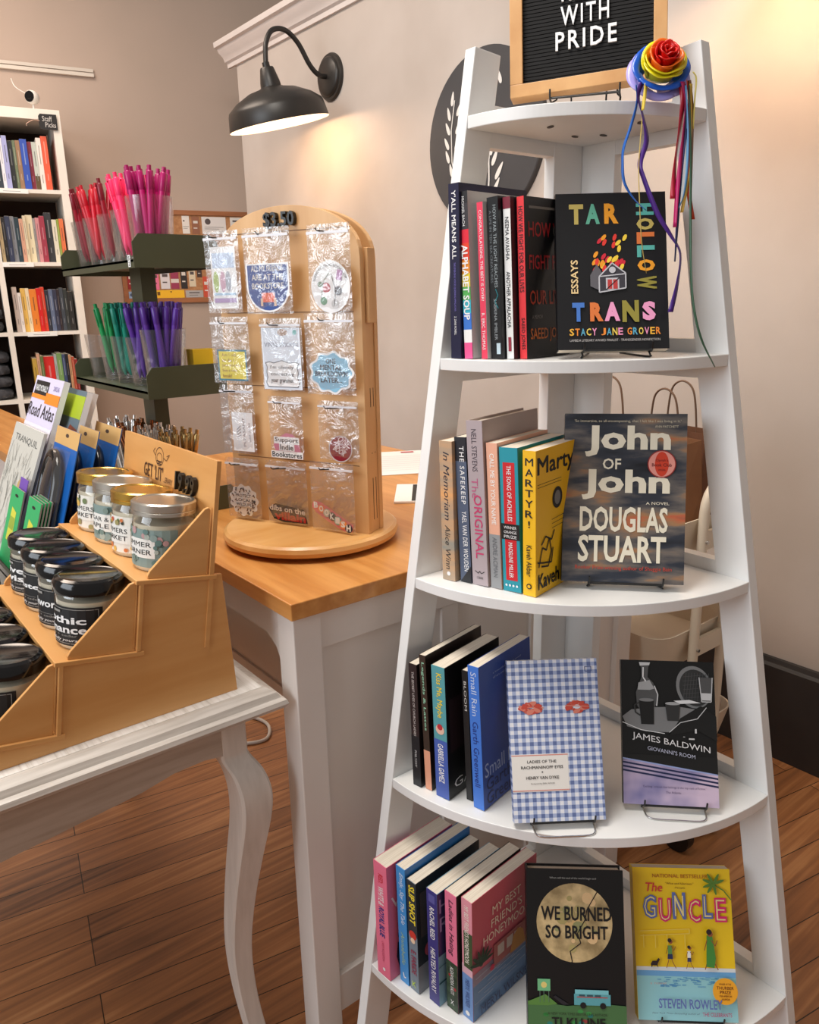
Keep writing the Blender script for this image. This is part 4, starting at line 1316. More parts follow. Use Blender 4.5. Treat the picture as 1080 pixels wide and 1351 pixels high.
def f_tar(a):
    cr, gr, or_, bl, pk, ol, tl, ld = [P(c, 0.5) for c in ((196, 176, 96), (98, 176, 150), (240, 160, 40), (70, 120, 200), (240, 160, 200), (150, 140, 60), (90, 180, 170), (222, 120, 60))]
    for ch, u, m in (('T', 0.12, cr), ('A', 0.27, gr), ('R', 0.44, or_)):
        a.text(ch, u, 0.80, u + 0.13, 0.93, m, 0.05)
    for ch, v, m in (('H', 0.85, tl), ('O', 0.755, cr), ('L', 0.665, ld), ('L', 0.58, tl), ('O', 0.49, or_), ('W', 0.38, ol)):
        a.text(ch, 0.73, v, 0.89, v + 0.075, m, 0.05, down=True)
    vs, fs, asp = glyphs('ESSAYS', 0.02, 0.0, 1.0)
    a.mb.add([a.pt(0.19 - g.y * 0.065, 0.355 + g.x * 0.215) for g in vs], fs, P((236, 206, 150), 0.5)); a.nxt()
    rnd = random.Random(5)
    for k in range(34):
        u, v = rnd.uniform(0.30, 0.60), rnd.uniform(0.5, 0.72)
        if abs(u - 0.47) > 0.17 - (v - 0.5) * 0.25:
            continue
        a.k = 0.0006 + 0.00002 * k
        a.ell(u + (v - 0.5) * 0.2, v, 0.035, 0.012, P(rnd.choice([(232, 60, 50), (246, 160, 40), (250, 214, 70), (214, 40, 60)]), 0.5), 8, rot=rad(rnd.uniform(45, 80)))
    a.k = 0.0016
    gw, dg = P((196, 196, 202), 0.5), P((96, 94, 100), 0.5)
    a.poly([(0.30, 0.40), (0.30, 0.47), (0.36, 0.54), (0.42, 0.47), (0.42, 0.36)], dg)
    a.poly([(0.38, 0.36), (0.38, 0.46), (0.5, 0.545), (0.62, 0.48), (0.62, 0.385)], P((60, 58, 66), 0.5))
    a.line([(0.38, 0.36), (0.38, 0.46), (0.5, 0.545), (0.62, 0.48), (0.62, 0.385), (0.38, 0.36)], 0.0016, gw)
    a.line([(0.38, 0.46), (0.62, 0.475)], 0.0014, gw)
    a.rect(0.44, 0.375, 0.56, 0.45, gw)
    a.rect(0.455, 0.38, 0.495, 0.44, P((190, 60, 60), 0.5))
    a.rect(0.505, 0.38, 0.545, 0.44, P((190, 60, 60), 0.5))
    a.line([(0.44, 0.375), (0.56, 0.45)], 0.001, K)
    a.ell(0.5, 0.5, 0.03, None, gw)
    for ch, u, w_, m in (('T', 0.13, 0.11, bl), ('R', 0.29, 0.12, ld), ('A', 0.42, 0.14, pk), ('N', 0.59, 0.13, ol), ('S', 0.76, 0.12, pk)):
        a.text(ch, u, 0.175, u + w_, 0.295, m, 0.06)
    seq = [(240, 180, 60), (240, 140, 50), (90, 170, 200), (236, 206, 90), (240, 150, 190)]
    cur = 0.10
    for i, ch in enumerate('STACY JANE GROVER'):
        if ch == ' ':
            cur += 0.03; continue
        a.text(ch, cur, 0.085, cur + 0.042, 0.13, P(seq[i % 5], 0.5), 0.02)
        cur += 0.051
    a.text('LAMBDA LITERARY AWARD FINALIST - TRANSGENDER NONFICTION', 0.10, 0.045, 0.91, 0.06, P((190, 186, 184), 0.5))


faceout('black paperback with hand-painted rainbow capitals and burning house, second shelf', 0.771, 0.668, ZS[1] + 0.012, -40.7, 19.0, 0.139, 0.2035, 0.016, P((24, 24, 27), 0.35), f_tar, False, 'black wire easel holding the burning-house paperback on the second shelf', 0.085)


def f_john(a):
    cr = P((238, 230, 208), 0.4)
    a.text("'So immersive, so all-encompassing, that I felt like I was living in it.'", 0.08, 0.945, 0.95, 0.965, P((206, 196, 170), 0.4))
    a.text('ANN PATCHETT', 0.74, 0.918, 0.93, 0.932, P((206, 196, 170), 0.4))
    a.text('John', 0.17, 0.745, 0.87, 0.93, cr, 0.034)
    a.text('OF', 0.32, 0.67, 0.47, 0.735, cr, 0.015)
    a.text('John', 0.15, 0.49, 0.87, 0.67, cr, 0.034)
    a.text('A NOVEL', 0.68, 0.465, 0.87, 0.482, cr)
    a.text('DOUGLAS', 0.14, 0.30, 0.86, 0.45, cr, 0.026)
    a.text('STUART', 0.13, 0.12, 0.85, 0.28, cr, 0.026)
    a.text('Booker Prize-winning author of Shuggie Bain', 0.11, 0.07, 0.9, 0.10, P((196, 72, 56), 0.4))
    a.k += 0.0006
    a.ell(0.80, 0.705, 0.115, None, P((150, 44, 40), 0.4), 32)
    a.ell(0.80, 0.705, 0.107, None, P((226, 150, 138), 0.4), 32)
    a.ell(0.80, 0.705, 0.056, 0.072, P((206, 62, 36), 0.4), 32)
    a.text("Oprah's", 0.75, 0.715, 0.85, 0.735, P((110, 24, 22), 0.4), 0.01)
    a.text('Book Club', 0.72, 0.69, 0.88, 0.709, P((110, 24, 22), 0.4), 0.01)
    a.text('2026', 0.77, 0.665, 0.83, 0.676, P((110, 24, 22), 0.4))


faceout('hardcover with stormy sunset jacket and large cream lettering, third shelf', 0.7688, 0.6485, ZS[2] + 0.011, -47.7, 15.4, 0.1582, 0.226, 0.026, M_sunset, f_john, True, 'black wire easel holding the sunset-jacket hardcover on the third shelf', 0.095, sm=P((30, 32, 38), 0.35), lip=0.011)


def f_ladies(a):
    def lips(u, v, s):
        rd = P((196, 74, 60), 0.5); rd2 = P((214, 128, 110), 0.5)
        rnd = random.Random(int(u * 100))
        for k in range(26):
            t = rnd.uniform(-1, 1)
            a.k = 0.0005 + 0.00002 * k
            a.ell(u + t * 0.115, v + (1 - abs(t)) * rnd.choice((0.030, -0.028)), 0.045, 0.013, rnd.choice((rd, rd, rd2)), 8, rot=rnd.uniform(-0.6, 0.6))
        a.k = 0.0009
        if s:
            a.ell(u, v, 0.04, 0.013, P((210, 214, 226), 0.5), 12)
        a.line([(u - 0.13, v + 0.01), (u + 0.13, v)], 0.0012, rd2)
    lips(0.25, 0.70, 0)
    lips(0.75, 0.70, 1)
    a.k = 0.0004
    a.rect(0.0, 0.185, 0.62, 0.415, P((232, 228, 222), 0.6))
    a.rect(0.0, 0.405, 0.62, 0.411, P((214, 140, 130), 0.6))
    a.rect(0.0, 0.19, 0.62, 0.196, P((214, 140, 130), 0.6))
    t_ = P((50, 48, 50), 0.6)
    a.text('LADIES OF THE', 0.17, 0.36, 0.49, 0.378, t_, 0.01)
    a.text('RACHMANINOFF EYES', 0.10, 0.325, 0.56, 0.343, t_, 0.01)
    a.ell(0.33, 0.305, 0.008, None, t_, 8)
    a.text('HENRY VAN DYKE', 0.15, 0.262, 0.51, 0.28, t_, 0.01)
    a.text('Foreword by ERIK WOOD', 0.2, 0.228, 0.46, 0.24, t_)
    a.line([(0.86, 0.95), (0.93, 0.95), (0.93, 0.92), (0.86, 0.92), (0.86, 0.95)], 0.001, P((90, 104, 150), 0.5))


faceout('blue gingham paperback with two red lipstick kisses, fourth shelf', 0.650, 0.6145, ZS[3] + 0.011, -36.4, 22.5, 0.123, 0.2125, 0.014, M_gingham, f_ladies, False, 'wire easel holding the gingham paperback on the fourth shelf', 0.082, 0.004, lip=0.011)


def f_gio(a):
    g = [P((c, c, c), 0.45) for c in (14, 48, 84, 128, 170, 208, 232)]
    a.rect(0, 0.0, 1, 0.30, M_sea)
    for i in range(4):
        v = 0.305 - 0.027 * i
        a.poly([(0, v), (1, v - 0.09), (1, v - 0.078), (0, v + 0.012)], P((150, 164, 210), 0.4) if i == 0 else P((30, 38, 76), 0.4))
    a.poly([(0, 0.315), (1, 0.225), (1, 0.34), (0, 0.34)], g[0])
    # cafe still life: chair back, round table, carafe, cups, glass
    a.ell(0.78, 0.82, 0.19, 0.15, g[3], 32, rot=0.2)
    a.ell(0.79, 0.815, 0.165, 0.13, g[1], 32, rot=0.2)
    for k in range(9):
        a.line([(0.66 + 0.03 * k, 0.72), (0.70 + 0.03 * k, 0.92)], 0.0005, g[2])
    for k in range(6):
        a.line([(0.66, 0.74 + 0.03 * k), (0.92, 0.76 + 0.03 * k)], 0.0005, g[2])
    a.poly([(0.0, 0.60), (0.1, 0.65), (0.35, 0.67), (0.6, 0.68), (0.85, 0.66), (0.62, 0.55), (0.5, 0.5), (0.25, 0.50), (0.05, 0.53)], g[3])
    a.line([(0.0, 0.56), (0.2, 0.51), (0.45, 0.49)], 0.0009, g[6])
    a.poly([(0.62, 0.60), (0.84, 0.69), (1.0, 0.62), (1.0, 0.45), (0.8, 0.52), (0.5, 0.48)], g[0])
    a.line([(0.5, 0.5), (0.62, 0.57), (0.8, 0.6), (0.9, 0.68)], 0.001, g[5])
    a.poly([(0.19, 0.985), (0.31, 0.985), (0.29, 0.95), (0.28, 0.88), (0.34, 0.84), (0.38, 0.76), (0.36, 0.68), (0.3, 0.64), (0.2, 0.64), (0.16, 0.68), (0.15, 0.77), (0.19, 0.84), (0.215, 0.88), (0.21, 0.95)], g[2])
    a.poly([(0.18, 0.84), (0.3, 0.86), (0.35, 0.80), (0.3, 0.79), (0.17, 0.79)], g[4])
    a.poly([(0.20, 0.96), (0.30, 0.965), (0.31, 0.985), (0.19, 0.985)], g[5])
    a.line([(0.235, 0.95), (0.23, 0.88), (0.26, 0.85)], 0.0018, g[6])
    a.line([(0.35, 0.82), (0.385, 0.76), (0.37, 0.68)], 0.0016, g[5])
    a.poly([(0.18, 0.72), (0.34, 0.72), (0.335, 0.55), (0.20, 0.55)], g[0])
    a.ell(0.26, 0.72, 0.08, 0.012, g[3])
    a.line([(0.18, 0.70), (0.13, 0.68), (0.14, 0.63), (0.19, 0.61)], 0.0018, g[1])
    a.poly([(0.46, 0.70), (0.62, 0.70), (0.60, 0.58), (0.48, 0.58)], g[1])
    a.ell(0.54, 0.70, 0.08, 0.011, g[4])
    a.poly([(0.55, 0.72), (0.72, 0.73), (0.84, 0.71), (0.62, 0.70)], g[6])
    a.poly([(0.83, 0.89), (0.97, 0.89), (0.95, 0.72), (0.85, 0.72)], g[2])
    a.poly([(0.84, 0.78), (0.955, 0.78), (0.945, 0.73), (0.85, 0.73)], g[5])
    a.line([(0.83, 0.89), (0.85, 0.72), (0.95, 0.72), (0.97, 0.89)], 0.0012, g[5])
    a.rect(0.70, 0.455, 0.76, 0.465, g[5])
    a.rect(0.765, 0.50, 0.785, 0.53, g[5])
    a.rect(0.64, 0.47, 0.66, 0.475, g[4])
    # title sits on a rising slant as printed
    wv = P((226, 224, 224), 0.45)
    a.text('JAMES BALDWIN', 0.10, 0.44, 0.92, 0.495, wv, 0, rise=-0.085)
    a.text("GIOVANNI'S ROOM", 0.26, 0.375, 0.76, 0.402, P((170, 172, 190), 0.45), 0.01, rise=-0.05)
    a.text("'Exciting... a book that belongs in the top rank of fiction.'", 0.2, 0.115, 0.86, 0.135, P((60, 50, 90), 0.45))
    a.text('The Atlantic', 0.44, 0.085, 0.6, 0.10, P((60, 50, 90), 0.45))


faceout('black and white cafe photo paperback with lilac sea foot, fourth shelf', 0.7953, 0.5476, ZS[3] + 0.011, -45.0, 26.5, 0.1268, 0.1949, 0.012, P((12, 12, 13), 0.35), f_gio, False, 'wire easel holding the cafe-photo paperback on the fourth shelf', 0.082, 0.004, lip=0.011)


def f_burn(a):
    cu, cv, r_ = 0.49, 0.68, 0.39
    a.ell(cu, cv, r_, None, M_moon, 48)
    rnd = random.Random(9)
    for k in range(26):
        t, q = rnd.uniform(0, 6.28), rnd.uniform(0.02, 0.3)
        a.k = 0.0004 + 0.000015 * k
        a.ell(cu + q * math.cos(t), cv + q * math.sin(t) * 0.6, rnd.uniform(0.02, 0.06), None, P(rnd.choice([(176, 160, 104), (214, 178, 120), (150, 148, 100), (226, 190, 140)]), 0.6), 10)
    a.k = 0.0009
    a.line([(0.74, 0.88), (0.66, 0.80), (0.62, 0.76), (0.6, 0.70), (0.52, 0.62), (0.55, 0.56), (0.44, 0.51), (0.46, 0.45), (0.42, 0.42)], 0.0012, K)
    a.text('WE BURNED', 0.15, 0.695, 0.87, 0.775, K, 0.02)
    a.text('SO BRIGHT', 0.19, 0.585, 0.83, 0.665, K, 0.02)
    a.text('When will the end of the world begin and', 0.24, 0.94, 0.72, 0.955, P((170, 170, 166), 0.5))
    # billboard, camper van, meadow
    a.poly([(0, 0.0), (1, 0.0), (1, 0.20), (0.7, 0.21), (0.4, 0.19), (0.0, 0.215)], P((70, 110, 66), 0.5))
    a.poly([(0, 0.21), (0.18, 0.255), (0.3, 0.20), (0.2, 0.19), (0, 0.19)], P((86, 130, 60), 0.5))
    a.poly([(0.28, 0.25), (0.42, 0.2), (0.36, 0.195), (0.26, 0.24)], P((34, 34, 40), 0.5))
    for k in range(40):
        a.k = 0.0012 + 0.00001 * k
        a.ell(rnd.uniform(0.03, 0.97), rnd.uniform(0.01, 0.17), 0.03, 0.012, P(rnd.choice([(60, 140, 70), (110, 170, 80), (40, 90, 60), (150, 60, 60), (40, 120, 110)]), 0.5), 8)
    a.k = 0.0018
    a.rect(0.1, 0.275, 0.23, 0.345, P((110, 180, 130), 0.5))
    a.ell(0.165, 0.31, 0.03, None, P((220, 200, 120), 0.5))
    for u in (0.12, 0.16, 0.21):
        a.rect(u, 0.21, u + 0.006, 0.275, P((90, 120, 100), 0.5))
    a.rect(0.47, 0.20, 0.84, 0.265, P((90, 160, 170), 0.5))
    a.rect(0.48, 0.265, 0.82, 0.29, P((120, 190, 200), 0.5))
    a.rect(0.5, 0.245, 0.81, 0.25, P((190, 60, 60), 0.5))
    for u in (0.52, 0.6, 0.68):
        a.rect(u, 0.252, u + 0.06, 0.262, P((50, 80, 90), 0.5))
    a.ell(0.56, 0.2, 0.03, None, K); a.ell(0.76, 0.2, 0.03, None, K)
    a.text('A NEW YORK TIMES BESTSELLING AUTHOR', 0.2, 0.14, 0.8, 0.155, P((30, 44, 30), 0.5))
    a.text('TJ KLUNE', 0.24, 0.055, 0.78, 0.125, K, 0.02)


faceout('black hardcover with large cracked moon and camper van, left of bottom-shelf pair', 0.6343, 0.5663, ZS[4] + 0.011, -42.0, 22.4, 0.1341, 0.2213, 0.024, P((12, 12, 15), 0.35), f_burn, True, 'wire easel under the moon-cover hardcover on the bottom shelf', 0.085, 0.0, lip=0.011)


def f_gunc(a):
    a.rect(0, 0.0, 1, 0.30, P((150, 206, 214), 0.45))
    a.rect(0, 0.285, 1, 0.325, P((110, 170, 220), 0.45))
    a.rect(0, 0.32, 1, 0.345, P((222, 226, 230), 0.45))
    rnd = random.Random(2)
    for k in range(60):
        u, v = rnd.choice((0.3, 0.5, 0.68)) + rnd.uniform(-0.1, 0.12), rnd.uniform(0.215, 0.28)
        a.k = 0.0006 + 0.00001 * k
        a.rect(u, v, u + 0.04, v + 0.004, P((84, 150, 200), 0.45))
    a.k = 0.0013
    pk, bl, rd = P((222, 40, 110), 0.45), P((96, 112, 176), 0.45), P((206, 62, 40), 0.45)
    a.text('NATIONAL BESTSELLER', 0.2, 0.935, 0.77, 0.96, P((176, 100, 30), 0.45), 0.005)
    a.text('The', 0.12, 0.84, 0.30, 0.90, P((214, 60, 60), 0.45), 0.01, shear=0.1)
    a.text('"Wise and hilarious."', 0.33, 0.89, 0.62, 0.905, P((110, 70, 20), 0.45))
    a.text('-People', 0.42, 0.86, 0.53, 0.875, P((110, 70, 20), 0.45))
    for ch, u, w_, m, dv in (('G', 0.09, 0.14, bl, 0), ('U', 0.25, 0.13, pk, -0.02), ('N', 0.40, 0.12, bl, 0.01), ('C', 0.55, 0.13, pk, -0.02), ('L', 0.70, 0.10, bl, 0.01), ('E', 0.82, 0.12, pk, -0.01)):
        a.text(ch, u, 0.66 + dv, u + w_, 0.82 + dv, m, 0.05)
        a.text(ch, u + 0.015, 0.672 + dv, u + w_ - 0.015, 0.808 + dv, P((240, 220, 150), 0.45), -0.02)
    # low house outline
    lt = P((240, 212, 90), 0.45)
    a.line([(0.05, 0.58), (0.55, 0.60), (0.55, 0.57), (0.05, 0.55)], 0.001, lt)
    for u in (0.08, 0.2, 0.32, 0.5):
        a.line([(u, 0.56), (u, 0.47)], 0.001, lt)
    # palm
    gn = P((90, 130, 50), 0.45)
    a.line([(0.82, 0.90), (0.92, 0.86), (0.99, 0.80)], 0.0016, gn)
    for an in (200, 160, 120, 60, 20, 235, 280):
        a.ell(0.82 + 0.055 * math.cos(rad(an)), 0.905 + 0.035 * math.sin(rad(an)), 0.062, 0.010, gn, 12, rot=rad(an))
    # strollers: dog, girl, boy, adult in green dress
    sk = P((150, 84, 50), 0.45); dkc = P((44, 30, 34), 0.45); grn = P((70, 140, 60), 0.45)
    a.poly([(0.14, 0.37), (0.16, 0.39), (0.2, 0.39), (0.22, 0.41), (0.235, 0.40), (0.21, 0.37), (0.215, 0.345), (0.2, 0.36), (0.16, 0.36), (0.15, 0.345)], dkc)

    def figure(u, v, s, top, low, skirt):
        a.line([(u, v + 0.20 * s), (u - 0.05 * s, v + 0.08 * s), (u - 0.09 * s, v)], 0.0022 * s, sk)
        a.line([(u, v + 0.20 * s), (u + 0.05 * s, v + 0.09 * s), (u + 0.12 * s, v)], 0.0022 * s, sk)
        if skirt:
            a.poly([(u - 0.04 * s, v + 0.36 * s), (u + 0.05 * s, v + 0.36 * s), (u + 0.09 * s, v + 0.12 * s), (u + 0.06 * s, v + 0.02 * s), (u - 0.07 * s, v + 0.03 * s)], top)
        else:
            a.poly([(u - 0.05 * s, v + 0.32 * s), (u + 0.05 * s, v + 0.32 * s), (u + 0.045 * s, v + 0.2 * s), (u - 0.045 * s, v + 0.2 * s)], top)
            a.poly([(u - 0.05 * s, v + 0.2 * s), (u + 0.05 * s, v + 0.2 * s), (u + 0.06 * s, v + 0.13 * s), (u - 0.06 * s, v + 0.13 * s)], low)
        a.line([(u + 0.03 * s, v + 0.31 * s), (u + 0.09 * s, v + 0.25 * s), (u + 0.13 * s, v + 0.31 * s)], 0.0018 * s, sk)
        a.line([(u - 0.04 * s, v + 0.31 * s), (u - 0.09 * s, v + 0.2 * s)], 0.0018 * s, sk)
        a.ell(u + 0.01, v + 0.375 * s, 0.045 * s, None, sk, 14)
        a.ell(u, v + 0.395 * s, 0.045 * s, None, dkc, 14)
    figure(0.34, 0.345, 0.46, P((96, 150, 80), 0.45), P((40, 50, 90), 0.45), False)
    figure(0.53, 0.345, 0.36, P((240, 240, 236), 0.45), P((60, 60, 100), 0.45), False)
    figure(0.74, 0.345, 0.62, grn, grn, True)
    a.ell(0.87, 0.21, 0.125, None, P((240, 168, 40), 0.45), 32)
    for s, v, w_ in (('WINNER OF THE', 0.25, 0.12), ('THURBER', 0.222, 0.17), ('PRIZE', 0.195, 0.11), ('FOR AMERICAN', 0.175, 0.12), ('HUMOR', 0.155, 0.08)):
        a.text(s, 0.87 - w_ / 2, v, 0.87 + w_ / 2, v + (0.02 if w_ in (0.17, 0.11) else 0.012), P((110, 50, 20), 0.45), 0.01)
    a.text('a novel', 0.12, 0.245, 0.28, 0.262, P((190, 160, 150), 0.45))
    a.text('STEVEN ROWLEY', 0.2, 0.095, 0.83, 0.155, bl, 0.02)
    a.text('New York Times bestselling author of', 0.13, 0.055, 0.6, 0.07, P((90, 110, 130), 0.45), 0, shear=0.02)
    a.text('THE CELEBRANTS', 0.63, 0.05, 0.92, 0.075, P((176, 60, 110), 0.45), 0.01)


faceout('yellow paperback with strolling figures, palm and pool, right of bottom-shelf pair', 0.7727, 0.4862, ZS[4] + 0.011, -41.7, 25.4, 0.1374, 0.2015, 0.02, P((240, 200, 30), 0.4), f_gunc, False, 'wire easel under the yellow paperback on the bottom shelf', 0.085, 0.0, lip=0.011)
# ================================================================== sticker spinner on the counter
SA = Vector((0.697, 0.993, 0.862))
SU = Vector((0.3987, -0.9171, 0))
SN = Vector((-0.9171, -0.3987, 0))
SPM = basis(SA, SU, -SN, (0, 0, 1))          # local: x right along the board, y to its back, z up
spin = tag(empty('sticker_spinner', (0.665, 1.121, 0.8365)), 'wooden round-based spinner rack of sticker packets on the counter', 'sticker display')
INV = Matrix.Translation((-0.665, -1.121, -0.8365))
b = MB()
b.lathe([(0, 0.0), (0.10, 0.0), (0.10, 0.006), (0, 0.006)], M_black, None, 40)
b.build('turntable', spin)
b = MB()
b.lathe([(0, 0.006), (0.142, 0.006), (0.148, 0.009), (0.15, 0.0155), (0.148, 0.022), (0.143, 0.0255), (0, 0.0255)], M_disc, None, 72)
b.build('round_base', spin, smooth=30)


def arch(u0, u1, vs_, vp):
    p = [(u0, 0), (u1, 0), (u1, vs_)]
    c = (u0 + u1) / 2
    hw = (u1 - u0) / 2
    for k in range(1, 24):
        t = PI * k / 24
        p.append((c + hw * math.cos(t), vs_ + (vp - vs_) * math.sin(t) ** 0.85))
    p.append((u0, vs_))
    return p


LMs = INV @ SPM
b = MB(); b.prism(arch(-0.275, 0.0, 0.43, 0.512), 0.0, 0.011, M_pine, 'y', LMs)
a = Art(b, LMs @ Vector((-0.275, 0, 0)), SU, (0, 0, 1), SN, 0.275, 0.512)
a.text('$3.50', 0.385, 0.934, 0.60, 0.982, M_black, 0.022, depth=0.004)
for v in (0.474, 0.352, 0.234, 0.112):
    a.rect(0.05, v / 0.512, 0.95, (v + 0.0012) / 0.512, P((110, 76, 46), 0.6))
b.build('front_board', spin, bevel=0.0012)
b = MB(); b.prism(arch(-0.275, 0.0, 0.43, 0.512), 0.036, 0.047, M_pine, 'y', LMs)
b.build('back_board', spin, bevel=0.0012)
for u in (-0.272, -0.012):
    b = MB(); b.box(u, u + 0.010, 0.011, 0.036, 0.0, 0.37, M_pine, LMs)
    if u > -0.1:
        for v0, v1 in ((0.02, 0.09), (0.205, 0.235), (0.13, 0.132)):
            for y in (0.02, 0.029):
                b.box(u + 0.0099, u + 0.0104, y, y + 0.0012, v0, v1, P((60, 38, 22), 0.6), LMs)
    b.build('side_slat', spin, bevel=0.0008)
b = MB(); b.box(-0.001, 0.006, 0.013, 0.034, 0.335, 0.445, M_pine, LMs)
b.build('hook_block', spin, bevel=0.0008)
BAGS = [((-0.283, 0.480), (-0.212, 0.353)), ((-0.198, 0.480), (-0.108, 0.351)), ((-0.080, 0.479), (-0.004, 0.350)), ((-0.281, 0.347), (-0.202, 0.239)), ((-0.183, 0.344), (-0.101, 0.230)), ((-0.091, 0.351), (-0.001, 0.228)),
        ((-0.281, 0.236), (-0.209, 0.119)), ((-0.174, 0.221), (-0.107, 0.118)), ((-0.080, 0.217), (-0.005, 0.122)), ((-0.279, 0.111), (-0.206, 0.004)), ((-0.196, 0.111), (-0.112, 0.003)), ((-0.100, 0.118), (-0.016, 0.003))]
for k, (p, q) in enumerate(BAGS):
    b = MB()
    um, v = (p[0] + q[0]) / 2, p[1] - 0.012
    b.tube([(um - 0.012, -0.001, v), (um - 0.012, -0.03, v + 0.002), (um - 0.012, -0.034, v + 0.006)], 0.0009, M_black, 6, LMs)
    b.tube([(um + 0.012, -0.001, v), (um - 0.012, -0.03, v + 0.002)], 0.0009, M_black, 6, LMs)
    b.build('peg_hook', spin)


def s_bag(a, i):
    w_, lg = P((240, 240, 242), 0.35), P((206, 206, 214), 0.35)
    if i == 0:
        a.rect(0.18, 0.06, 0.9, 0.88, w_)
        a.rect(0.22, 0.60, 0.86, 0.80, P((196, 212, 236), 0.4))
        for u, m in ((0.30, (170, 190, 110)), (0.5, (206, 170, 190)), (0.66, (170, 176, 190))):
            a.ell(u, 0.42, 0.08, 0.14, P(m, 0.4))
        a.rect(0.22, 0.14, 0.86, 0.2, P((176, 150, 196), 0.4)); a.rect(0.22, 0.24, 0.86, 0.27, P((170, 200, 226), 0.4))
    elif i == 1:
        sh = lambda s: [(0.5 - 0.47 * s, 0.62 * s + 0.31 * (1 - s))] and [(0.5 - 0.46 * s, 0.36 + 0.28 * s), (0.5 + 0.46 * s, 0.36 + 0.28 * s)] + [(0.5 + 0.46 * s * math.cos(t), 0.36 - 0.02 * s - 0.32 * s * math.sin(t)) for t in [PI * k / 14 for k in range(15)]]
        a.poly(sh(1.0)[::-1], w_); a.poly(sh(0.93)[::-1], P((44, 76, 150), 0.4))
        for s, v in (('ALL MY FRIENDS', 0.54), ('ARE AT THE', 0.43), ('BOOKSTORE', 0.32)):
            a.text(s, 0.16, v, 0.84, v + 0.075, P((226, 222, 214), 0.4), 0.01)
        a.rect(0.36, 0.15, 0.64, 0.27, P((232, 96, 50), 0.4)); a.rect(0.33, 0.10, 0.38, 0.2, P((220, 190, 170), 0.4)); a.rect(0.62, 0.10, 0.67, 0.2, P((220, 190, 170), 0.4))
    elif i == 2:
        a.ell(0.52, 0.33, 0.46, 0.32, w_, 32)
        vs, fs, _ = glyphs('SUPPORT LOCAL BOOKSHOPS', 0.01)
        a.mb.add([a.pt(0.52 + (0.37 + 0.05 * g.y) * math.cos(PI * (0.92 - 0.84 * g.x)), 0.34 + (0.24 + 0.033 * g.y) * math.sin(PI * (0.92 - 0.84 * g.x))) for g in vs], fs, P((70, 66, 70), 0.4)); a.nxt()
        for u, v, r_, c in ((0.42, 0.32, 0.1, (190, 90, 100)), (0.35, 0.16, 0.08, (110, 160, 130)), (0.70, 0.28, 0.09, (96, 96, 104)), (0.62, 0.12, 0.09, (206, 206, 208)), (0.28, 0.36, 0.06, (130, 150, 130))):
            a.ell(u, v, r_, None, P(c, 0.4), 14)
        a.poly([(0.66, 0.42), (0.78, 0.40), (0.82, 0.52), (0.70, 0.54)], P((190, 140, 190), 0.4))
        a.line([(0.3, 0.2), (0.36, 0.4), (0.5, 0.5)], 0.001, P((90, 110, 90), 0.4))
        a.line([(0.6, 0.1), (0.64, 0.3), (0.55, 0.48)], 0.001, P((90, 90, 96), 0.4))
    elif i == 3:
        a.rect(0.14, 0.05, 0.92, 0.56, P((70, 126, 150), 0.4)); a.rect(0.18, 0.08, 0.88, 0.53, P((232, 216, 70), 0.4))
        for k, s in enumerate(('Am I old,', 'or do I', 'just need to', 'buy a new', 'book?')):
            a.text(s, 0.26, 0.44 - 0.085 * k, 0.50 + 0.04 * (len(s) - 5), 0.50 - 0.085 * k, P((150, 100, 60), 0.4))
    elif i == 4:
        a.rect(0.04, 0.02, 0.96, 0.95, P((226, 234, 246), 0.4))
        a.text('VINYL STICKER', 0.10, 0.66, 0.92, 0.73, P((90, 100, 130), 0.4))
        a.ell(0.55, 0.88, 0.12, 0.05, P((170, 140, 120), 0.4)); a.ell(0.84, 0.88, 0.05, None, P((120, 190, 190), 0.4), 12)
        fr = [(0.14, 0.06), (0.86, 0.06), (0.90, 0.12), (0.86, 0.2), (0.88, 0.28), (0.86, 0.36), (0.9, 0.42), (0.8, 0.44), (0.7, 0.42), (0.5, 0.46), (0.3, 0.42), (0.2, 0.44), (0.10, 0.42), (0.14, 0.36), (0.12, 0.28), (0.14, 0.2), (0.10, 0.12)]
        a.poly(fr, w_); a.line(fr + fr[:1], 0.0011, P((60, 60, 66), 0.4))
        for k, s in enumerate(("I'm silently", 'correcting', 'your grammar.')):
            a.text(s, 0.22, 0.32 - 0.105 * k, 0.78, 0.385 - 0.105 * k, P((50, 50, 56), 0.4), 0.005)
    elif i == 5:
        def cloud(s):
            return [(0.52 + s * (0.44 + 0.03 * math.cos(9 * t)) * math.cos(t), 0.30 + s * (0.28 + 0.02 * math.cos(9 * t)) * math.sin(t)) for t in [2 * PI * k / 60 for k in range(60)]]
        a.poly(cloud(1), w_); a.poly(cloud(0.9), P((140, 196, 226), 0.4))
        for s, v, h_ in (('ONE', 0.42, 0.10), ('MENTAL', 0.335, 0.22), ('BREAKDOWN', 0.25, 0.33), ('LATER...', 0.165, 0.22)):
            a.text(s, 0.52 - h_, v, 0.52 + h_, v + 0.068, P((26, 28, 50), 0.4), 0.018)
    elif i == 6:
        a.rect(0.32, 0.04, 0.94, 0.66, w_)
        vs, fs, _ = glyphs('PLEASANT', 0.0)
        a.mb.add([a.pt(0.70 - 0.07 * g.y, 0.12 + 0.46 * g.x) for g in vs], fs, P((120, 110, 116), 0.4)); a.nxt()
        vs, fs, _ = glyphs('READERS', 0.0)
        a.mb.add([a.pt(0.86 - 0.05 * g.y, 0.2 + 0.3 * g.x) for g in vs], fs, P((150, 140, 146), 0.4)); a.nxt()
        for k in range(4):
            a.line([(0.46, 0.26 + 0.04 * k), (0.58, 0.30 + 0.05 * k)], 0.001, P((120, 120, 126), 0.4))
    elif i == 7:
